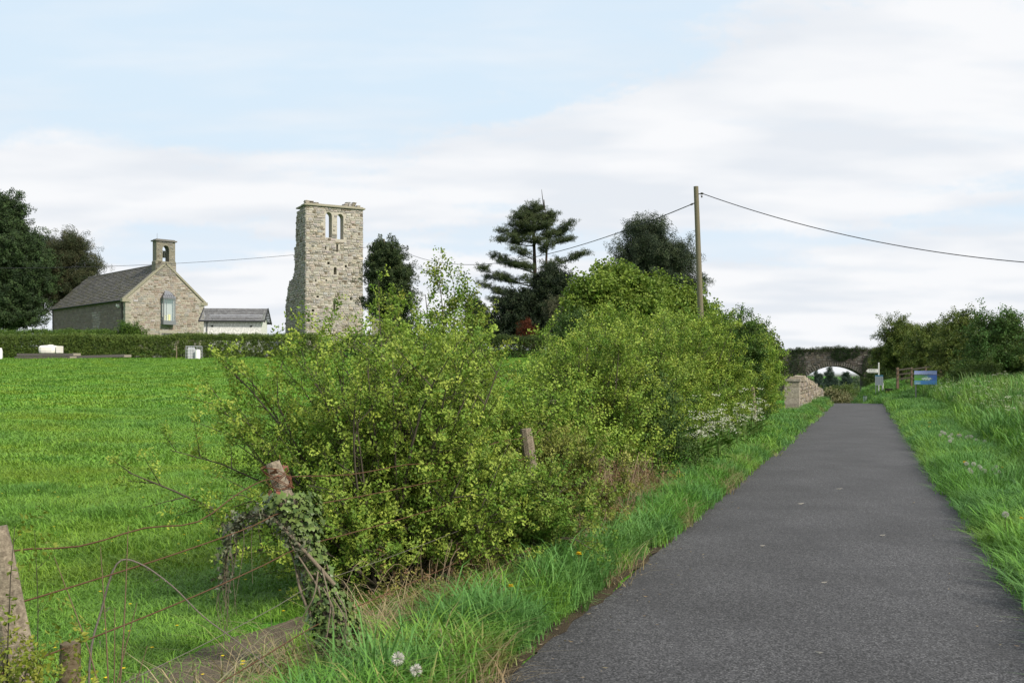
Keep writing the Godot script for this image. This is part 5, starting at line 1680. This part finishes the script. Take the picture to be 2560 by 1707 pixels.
# ---------------------------------------------------------------- things left at the top of the field
func make_field_things() -> void:
	var tk := thing("water_tank", "white plastic tank lying on the beams by the hedge", "tank", stand(-33.6, 72.2))
	var tb := MB.new()
	tb.col = Color(0.78, 0.76, 0.7)
	var prof := [[0.0, 0.48], [0.12, 0.6], [0.35, 0.64], [0.7, 0.64], [0.84, 0.52], [0.88, 0.3], [0.86, 0.1], [0.45, 0.05]]
	for i in prof.size() - 1:
		var rr := []
		for e in [prof[i], prof[i + 1]]:
			var r := []
			for a in 16:
				var q := Vector2(cos(TAU * a / 16.0), sin(TAU * a / 16.0))
				var kx := signf(q.x) * pow(absf(q.x), 0.6)
				var kz := signf(q.y) * pow(absf(q.y), 0.6)
				r.append(Vector3(kx * e[1] * 1.05, 0.32 + e[0] * 0.72, kz * e[1] * 0.8))
			rr.append(r)
		for a in 16:
			var b2 := (a + 1) % 16
			tb.face(rr[0][a], rr[0][b2], rr[1][b2], rr[1][a], Vector3(rr[0][a].x, 0.05 + (0.6 if i > 3 else 0.0), rr[0][a].z))
	part("shell", tb, M.plastic, tk)
	var ld := MB.new()
	ld.col = Color(0.7, 0.68, 0.64)
	ld.tube(PackedVector3Array([Vector3(0.1, 0.92, 0), Vector3(0.1, 1.0, 0)]), 0.2, 0.19, 12, true)
	ld.box(Vector3(0.85, 0.65, 0.2), Vector3(0.3, 0.5, 0.5))
	part("lid", ld, M.plastic, tk)
	for e in [["stacked grey timber beam lying under the white tank, upper one", -35.4, -31.4, 0.22, 0.0], ["stacked grey timber beam on the grass, the lower one under the tank", -35.5, -31.6, 0.0, 0.12], ["long grey timber beam trailing off beyond the tank", -31.5, -27.8, 0.1, -0.1]]:
		var a := stand(e[1], 71.2 - e[4])
		var b := stand(e[2], 71.3 - e[4])
		var r := thing("timber_beam", e[0], "beam", a, 0.0, "grey beams by the hedge")
		var mb := MB.new()
		mb.col = Color(0.17, 0.165, 0.17)
		var v := b - a
		var turn := Basis(Vector3.UP, atan2(-v.z, v.x)) * Basis(Vector3.BACK, 0.03 if e[1] > -32.0 else 0.0)
		mb.box(v * 0.5 + Vector3(0, 0.1 + e[3], 0), Vector3(v.length(), 0.19, 0.24), turn)
		part("baulk", mb, M.wood, r)
		var eb := MB.new()
		eb.col = Color(0.55, 0.52, 0.46)
		eb.box(v + Vector3(0.18, 0.1 + e[3] + (0.05 if e[1] > -32.0 else 0.0), 0), Vector3(0.5, 0.17, 0.22), turn)
		part("pale_end", eb, M.wood, r)
	var c := thing("caged_tote", "battered metal cage tote with a white drum beside it", "tote", stand(-22.85, 71.5), 0.25)
	var cb := MB.new()
	cb.col = Color(0.45, 0.46, 0.48)
	var w := 1.1
	for k in 7:
		var x := -w * 0.5 + w * k / 6.0
		for z in [-0.45, 0.45]: cb.tube(PackedVector3Array([Vector3(x, 0, z), Vector3(x + rf(-0.03, 0.03), 0.95, z)]), 0.014, 0.014, 4)
	for k in 5:
		var y := 0.05 + 0.9 * k / 4.0
		for z in [-0.45, 0.45]: cb.tube(PackedVector3Array([Vector3(-w * 0.5, y, z), Vector3(w * 0.5, y + rf(-0.04, 0.04), z)]), 0.014, 0.014, 4)
		for x in [-w * 0.5, w * 0.5]: cb.tube(PackedVector3Array([Vector3(x, y, -0.45), Vector3(x, y, 0.45)]), 0.014, 0.014, 4)
	part("cage", cb, M.metal, c)
	var ib := MB.new()
	ib.col = Color(0.5, 0.52, 0.55)
	ib.box(Vector3(-0.18, 0.42, 0), Vector3(0.5, 0.75, 0.7))
	ib.box(Vector3(-0.18, 0.83, 0), Vector3(0.4, 0.08, 0.56))
	part("inner_tank", ib, M.plastic, c)
	var db := MB.new()
	db.col = Color(0.8, 0.8, 0.8)
	db.tube(PackedVector3Array([Vector3(0.27, 0.05, 0.55), Vector3(0.27, 0.65, 0.55)]), 0.19, 0.19, 12, true)
	db.tube(PackedVector3Array([Vector3(0.27, 0.65, 0.55), Vector3(0.27, 0.72, 0.55)]), 0.19, 0.08, 12, true)
	part("drum", db, M.plastic, c)
	var bd := thing("white_barrel", "white plastic barrel standing by the hedge away from the beams", "barrel", stand(-36.95, 71.5))
	var bb := MB.new()
	bb.col = Color(0.75, 0.76, 0.78)
	bb.tube(PackedVector3Array([Vector3(0, 0, 0), Vector3(0, 0.2, 0)]), 0.26, 0.3, 12, true)
	bb.tube(PackedVector3Array([Vector3(0, 0.2, 0), Vector3(0, 0.62, 0)]), 0.3, 0.3, 12)
	bb.tube(PackedVector3Array([Vector3(0, 0.62, 0), Vector3(0, 0.85, 0)]), 0.3, 0.24, 12, true)
	part("drum", bb, M.plastic, bd)
	var s := thing("fence_stake", "thin pale stake in front of the field hedge near the cage", "stake", stand(-24.3, 72.0))
	var sb := MB.new()
	sb.col = Color(0.38, 0.32, 0.24)
	sb.tube(PackedVector3Array([Vector3(0, -0.2, 0), Vector3(0.02, 0.5, 0), Vector3(-0.01, 1.0, 0)]), 0.035, 0.03, 7, true)
	part("shaft", sb, M.wood, s)

# ---------------------------------------------------------------- grass
func sow(many: Many, p: Vector3, k: float, tall: float, col: Color) -> void:
	var a := rf(0, TAU)
	var x := Vector3(cos(a), 0, sin(a))
	var y := Vector3(rf(-0.12, 0.12), 1, rf(-0.12, 0.12))
	many.put(p, x * k, y * k * tall, x.cross(Vector3.UP) * k, col)

func field_col(p: Vector3) -> Color:
	var n := broad.get_noise_2d(p.x * 4.0, p.z * 11.0)
	var n2 := rough_ground.get_noise_2d(p.x * 2.0 + 90.0, p.z * 4.0)
	var c := Color(0.18, 0.345, 0.05)
	c = c.lerp(Color(0.22, 0.34, 0.038), clampf(n * 2.0, 0.0, 1.0))
	c = c.lerp(Color(0.08, 0.21, 0.04), clampf(-n * 0.8 + n2 * 0.6, 0.0, 0.45))
	return tint(c, 0.14)

func make_grass() -> void:
	var short := tuft(80, 0.2, 0.02, 0.06, 0.005, 1.7, 0.03)
	var mid := tuft(70, 0.3, 0.025, 0.07, 0.011, 1.7, 0.02)
	var far := tuft(60, 0.45, 0.03, 0.085, 0.024, 1.8, 0.0)
	for band in [[3.0, 8.0, 2600, short, 1.0], [8.0, 15.0, 5200, short, 1.2], [15.0, 26.0, 6000, mid, 1.1], [26.0, 74.0, 11000, far, 1.0]]:
		var g := Many.new()
		for i in band[2]:
			var d := sqrt(lerpf(band[0] * band[0], band[1] * band[1], rng.randf()))
			var x := rf(-0.58 * d - 1.5, minf(0.06 * d + 0.5, 0.3564 * d - 3.1))
			if d > 70.0 and x > 8.0: continue
			var p := Vector3(x, gh(x, -d), -d)
			var tuss := clampf(rough_ground.get_noise_2d(x * 3.0 - 40.0, d * 4.0) * 2.6 - 0.6, 0.0, 1.0)
			var fs := x * SN + d * CS
			if fs > 3.4 and fs < 6.0 and absf(x * CS - d * SN + 3.3 + 0.12 * (fs - 3.2)) < 0.4 and rng.randf() < 0.9: continue
			var c := field_col(p)
			sow(g, p, band[4] * rf(0.75, 1.25), rf(0.7, 1.2) * (1.0 + 1.1 * tuss), c.lerp(tint(Color(0.055, 0.16, 0.035), 0.15), tuss * 0.5))
		tag(mass("field_grass", g, band[3], self), "short bright green pasture grass", "grass")
	# long grass beside the path and on the bank
	var long := tuft(40, 0.11, 0.06, 0.18, 0.0055, 1.0, 0.05)
	var lush := tuft(26, 0.13, 0.11, 0.25, 0.008, 1.25, 0.03)
	var rank := tuft(36, 0.22, 0.16, 0.4, 0.014, 0.8, 0.05)
	var ga := Color(0.11, 0.265, 0.042)
	var gb := Color(0.195, 0.35, 0.06)
	var blue := Color(0.105, 0.245, 0.075)
	# [s0, s1, t0, t1, count, mesh, size, tall]
	for e in [[2.6, 9.0, -2.6, -1.9, 1400, long, 1.0, 0.9], [2.6, 9.0, -2.35, -1.92, 280, lush, 1.0, 1.0], [9.0, 20.0, -2.5, -1.83, 1400, long, 1.2, 1.0], [9.0, 20.0, -2.35, -1.92, 260, lush, 1.0, 1.0], [20.0, 62.0, -2.9, -1.76, 2000, rank, 0.9, 0.75], [2.0, 7.0, -2.95, -2.6, 150, long, 0.8, 0.9],
			[4.0, 14.0, 1.05, 2.6, 1900, long, 1.1, 0.9], [4.0, 14.0, 1.15, 2.6, 700, lush, 1.1, 0.9], [8.0, 16.0, 2.4, 4.5, 1200, lush, 1.3, 1.2], [14.0, 30.0, 1.02, 2.6, 2600, long, 1.5, 0.95], [14.0, 32.0, 2.4, 7.5, 4800, rank, 1.1, 1.1], [30.0, 62.0, 1.02, 3.5, 2600, rank, 1.0, 0.8], [30.0, 66.0, 3.0, 15.0, 6500, rank, 1.4, 1.15], [60.0, 95.0, -1.0, 5.0, 2500, rank, 1.5, 0.6], [58.0, 100.0, -9.0, -4.0, 1200, rank, 1.5, 0.8]]:
		var g := Many.new()
		for i in e[4]:
			var s := rf(e[0], e[1])
			var t := rf(e[2], e[3])
			if s > 56.0 and absf(t - path_c(s)) < HALF + 0.05: continue
			var edge := absf(t - path_c(s)) - HALF
			if edge < 0.04 and rng.randf() < 0.25: continue
			var p := on(s, t)
			var n := broad.get_noise_2d(p.x * 9.0, p.z * 9.0)
			var c := ga.lerp(gb, clampf(0.45 + n * 1.5 + rf(-0.2, 0.2), 0.0, 1.0))
			var n3 := broad.get_noise_2d(p.x * 14.0 + 500.0, p.z * 14.0)
			if n3 > 0.12: c = c.lerp(blue, 0.75)
			if t < 0.0 and n3 < -0.28: c = c.lerp(Color(0.24, 0.2, 0.10), 0.65)
			if t > 3.0 and n < -0.1: c = c.lerp(Color(0.17, 0.20, 0.075), 0.6)
			sow(g, p, e[6] * rf(0.75, 1.25), e[7] * rf(0.7, 1.25) * (0.6 if edge < 0.12 else 1.0) * (1.0 + 0.8 * maxf(0.0, n3)), tint(c, 0.15))
		tag(mass("verge_grass", g, e[5], self), "long lush grass beside the path" if e[2] < 0.9 else "long meadow grass on the flowery bank", "grass")
	# straw and dead stalks lying along the edge by the brambles
	var straw := tuft(22, 0.12, 0.06, 0.22, 0.005, 1.9, 0.0)
	var dg := Many.new()
	for i in 420:
		var s := rf(2.8, 16.0)
		var t := rf(-2.9, -2.2) if rng.randf() < 0.7 else rf(-1.95, -1.78)
		if t > -2.0 and absf(fmod(s, 3.1) - 1.4) > 0.45: continue
		sow(dg, on(s, t), rf(0.7, 1.3), rf(0.7, 1.2), tint(Color(0.30, 0.235, 0.14), 0.2))
	for i in 40: sow(dg, on(rf(3.0, 6.0), rf(-2.95, -2.65)), rf(0.8, 1.4), rf(0.9, 1.6), tint(Color(0.34, 0.29, 0.18), 0.2))
	tag(mass("dry_grass", dg, straw, self), "dry straw-coloured grass along the fence", "grass")

# ---------------------------------------------------------------- flowers
func dandelion(seeding: bool) -> Node3D:
	var root := Node3D.new()
	var st := MB.new()
	st.col = Color(0.20, 0.22, 0.08)
	st.tube(arc([Vector3(0, -0.02, 0), Vector3(0.01, 0.14, 0.005), Vector3(0, 0.27, 0)], 3), 0.0035, 0.0025, 5)
	part("stem", st, M.bark, root)
	var hd := MB.new()
	hd.bare = true
	if seeding:
		for i in 150:
			var d := rdir()
			hd.col = Color(0.60, 0.59, 0.56) * rf(0.8, 1.05)
			var sd := d.cross(rdir()).normalized()
			kite(hd, Vector3(0, 0.275, 0) + d * 0.008, d, sd, 0.027, 0.006, 0.0)
	else:
		for i in 46:
			var a := TAU * i / 46.0 * 7.0
			var d := Vector3(cos(a), 0.25 + 0.6 * (i % 3), sin(a)).normalized()
			hd.col = Color(0.72, 0.50, 0.02) * rf(0.85, 1.1)
			kite(hd, Vector3(0, 0.272, 0), d, d.cross(Vector3.UP).normalized(), 0.026, 0.007, 0.001)
	part("head", hd, M.petal, root)
	return root

func umbel_plant() -> ArrayMesh:
	var mb := MB.new()
	mb.bare = true
	for k in 4:
		var top := Vector3(rf(-0.12, 0.12), rf(0.42, 0.72), rf(-0.12, 0.12))
		mb.col = Color(0.12, 0.18, 0.05)
		mb.tube(PackedVector3Array([Vector3(0, -0.03, 0), top * Vector3(0.4, 0.55, 0.4), top]), 0.005, 0.003, 3)
		for i in 9:
			var a := TAU * i / 9.0
			var e := top + Vector3(cos(a), 0, sin(a)) * rf(0.02, 0.05) + Vector3(0, rf(0.015, 0.04), 0)
			mb.col = Color(0.66, 0.67, 0.58) * rf(0.85, 1.05)
			for q in 3:
				var d := Vector3(rf(-1, 1), 0.4, rf(-1, 1)).normalized()
				kite(mb, e, d, d.cross(Vector3.UP).normalized(), 0.018, 0.014, 0.0)
	for i in 16:
		var a := rf(0, TAU)
		var d := Vector3(cos(a), rf(0.1, 0.7), sin(a)).normalized()
		mb.col = Color(0.07, 0.14, 0.025) * rf(0.8, 1.3)
		kite(mb, Vector3(0, rf(0.03, 0.4), 0), d, d.cross(Vector3.UP).normalized(), rf(0.1, 0.2), 0.05, 0.01)
	return mb.mesh(M.petal)

func make_flowers() -> void:
	var clock := dandelion(true)
	var bloom := dandelion(false)
	# [s, t, size, seeding]
	var spots := [[10.3, 1.22, 1.0, true], [10.55, 1.5, 0.85, true], [10.2, 1.32, 0.9, false], [4.15, -2.02, 1.0, true], [4.1, -1.92, 0.9, true], [7.0, -2.0, 1.0, false], [5.9, -2.1, 0.9, false]]
	for i in 14: spots.append([15.0 + rf(-0.6, 0.9), 1.45 + rf(-0.15, 0.35), rf(0.8, 1.1), i > 1])
	for i in 16: spots.append([21.5 + rf(-1.5, 1.8), 1.65 + rf(-0.3, 0.5), rf(0.9, 1.2), i > 0])
	for i in 9: spots.append([27.0 + rf(-1.5, 1.8), 1.6 + rf(-0.3, 0.5), rf(0.9, 1.2), false])
	for e in spots:
		var o: Node3D = (clock if e[3] else bloom).duplicate()
		o.name = numbered("dandelion")
		add_child(o)
		o.position = on(e[0], e[1])
		o.rotation.y = rf(0, TAU)
		o.rotation.z = rf(-0.12, 0.12)
		o.scale = Vector3.ONE * e[2]
		var where := "on the verge under the hedge" if e[1] < 0.0 else "in the grass beside the bank"
		tag(o, ("round white dandelion clock " if e[3] else "yellow dandelion flower ") + where, "flower", ("dandelion clocks " if e[3] else "yellow dandelions ") + where)
	clock.free()
	bloom.free()
	# cow parsley at the foot of the hedge: each plant its own
	var um := umbel_plant()
	for i in 34:
		var o := MeshInstance3D.new()
		o.name = numbered("cow_parsley")
		o.mesh = um
		add_child(o)
		o.position = on(rf(14.5, 24.0), rf(-2.6, -2.2))
		o.rotation.y = rf(0, TAU)
		o.scale = Vector3(1.1, rf(1.0, 1.6), 1.1) * rf(0.95, 1.25)
		tag(o, "white flowering cow parsley at the foot of the hawthorn hedge", "flower", "cow parsley under the hedge")
	var far := Many.new()
	for i in 1250:
		var s := rf(18.0, 54.0)
		var t := rf(3.0, 9.5)
		if broad.get_noise_2d(s * 5.0, t * 12.0) < -0.05: continue
		sow(far, on(s, t), rf(0.8, 1.3), rf(0.7, 1.1), tint(Color(1.15, 1.15, 1.08), 0.08))
	tag(mass("wildflowers", far, um, self), "drifts of small white flowers over the grassy bank", "flowers")
	# buttercups dotted over the pasture
	var dot := MB.new()
	dot.bare = true
	for i in 5:
		var a := TAU * i / 5.0
		dot.col = Color(0.75, 0.58, 0.03)
		kite(dot, Vector3(0, 0.13, 0), Vector3(cos(a), 0.3, sin(a)).normalized(), Vector3(-sin(a), 0, cos(a)), 0.016, 0.014, 0.002)
	dot.col = Color(0.1, 0.16, 0.03)
	dot.tube(PackedVector3Array([Vector3.ZERO, Vector3(0, 0.13, 0)]), 0.002, 0.0015, 3)
	var bc := Many.new()
	for i in 110:
		var d := 4.5 + 26.0 * rng.randf() * rng.randf()
		var x := rf(-0.56 * d, minf(0.0, 0.3564 * d - 3.2))
		sow(bc, Vector3(x, gh(x, -d), -d), rf(0.6, 0.9) * (1.0 + d * 0.02), 0.8, Color(1, 1, 1))
	tag(mass("buttercups", bc, dot.mesh(M.petal), self), "tiny yellow buttercups dotted over the pasture", "flowers")

# ---------------------------------------------------------------- scraps on the tarmac
func make_litter() -> void:
	# crumbs of soil and dead grass that have crept over the edges of the tarmac
	for side in [-1.0, 1.0]:
		var eb := MB.new()
		var last := []
		for i in 420:
			var s := 2.0 + i * 0.14
			var inn := 0.02 + 0.1 * maxf(0.0, rough_ground.get_noise_2d(s * 9.0, side * 40.0) + rough_ground.get_noise_2d(s * 31.0, side * 70.0) * 0.6)
			var row := []
			for k in 3:
				var t: float = path_c(s) + side * (HALF + 0.1 - (inn + 0.1) * k / 2.0)
				row.append(Vector3(s * SN + t * CS, path_y(s) + [0.012, 0.016, 0.006][k], -(s * CS - t * SN)))
			var g := rf(0.8, 1.2)
			eb.col = Color(0.11 * g, 0.085 * g, 0.05 * g)
			if last:
				for k in 2: eb.face(last[k], last[k + 1], row[k + 1], row[k], Vector3.UP)
			last = row
		tag(part("edge_soil", eb, M.gravel, self), "ragged soil and moss creeping over the path edge", "", "", "stuff")
	var bit := MB.new()
	bit.bare = true
	bit.col = Color(1, 1, 1)
	kite(bit, Vector3.ZERO, Vector3.RIGHT, Vector3.FORWARD, 0.05, 0.009, 0.004)
	var crumbs := Many.new()
	for i in 420:
		var s := 3.0 + 32.0 * rng.randf() * rng.randf()
		var sd := -1.0 if rng.randf() < 0.65 else 1.0
		var t := path_c(s) + sd * (HALF - 0.55 * pow(rng.randf(), 3.0))
		var p := Vector3(s * SN + t * CS, path_y(s) + 0.02, -(s * CS - t * SN))
		sow(crumbs, p, rf(0.25, 0.8), 1.0, tint(Color(0.2, 0.165, 0.11), 0.35))
	tag(mass("litter", crumbs, bit.mesh(M.petal), self), "bits of straw and dead leaf along the path edges", "litter")
	for e in [[12.6, -0.75, 0.09, "pale dry stalk lying on the tarmac"], [14.4, -0.35, 0.1, "pale torn leaf lying on the tarmac"], [5.9, -0.25, 0.055, "small white chip on the dark tarmac"], [10.4, 0.15, 0.06, "pale fleck of leaf on the tarmac"], [9.4, -0.9, 0.05, "tiny pale petal on the tarmac"], [7.9, -0.3, 0.05, "thin straw on the tarmac"]]:
		var s: float = e[0]
		var c := path_c(s)
		var p := Vector3(s * SN + (e[1] + 0.0) * CS, path_y(s) + 0.024, -(s * CS - e[1] * SN))
		var o := thing("leaf_scrap", e[3], "leaf", p, rf(-0.5, 0.5) - BEAR)
		var mb := MB.new()
		mb.bare = true
		mb.col = Color(0.36, 0.34, 0.30)
		kite(mb, Vector3(-e[2] * 0.5, 0.0, 0), Vector3.RIGHT, Vector3.FORWARD, e[2], e[2] * 0.28, 0.008)
		kite(mb, Vector3(-e[2] * 0.3, 0.0, 0.01), Vector3(0.8, 0.05, 0.4).normalized(), Vector3(0.4, 0, -0.8), e[2] * 0.6, e[2] * 0.12, 0.006)
		part("blade", mb, M.petal, o)
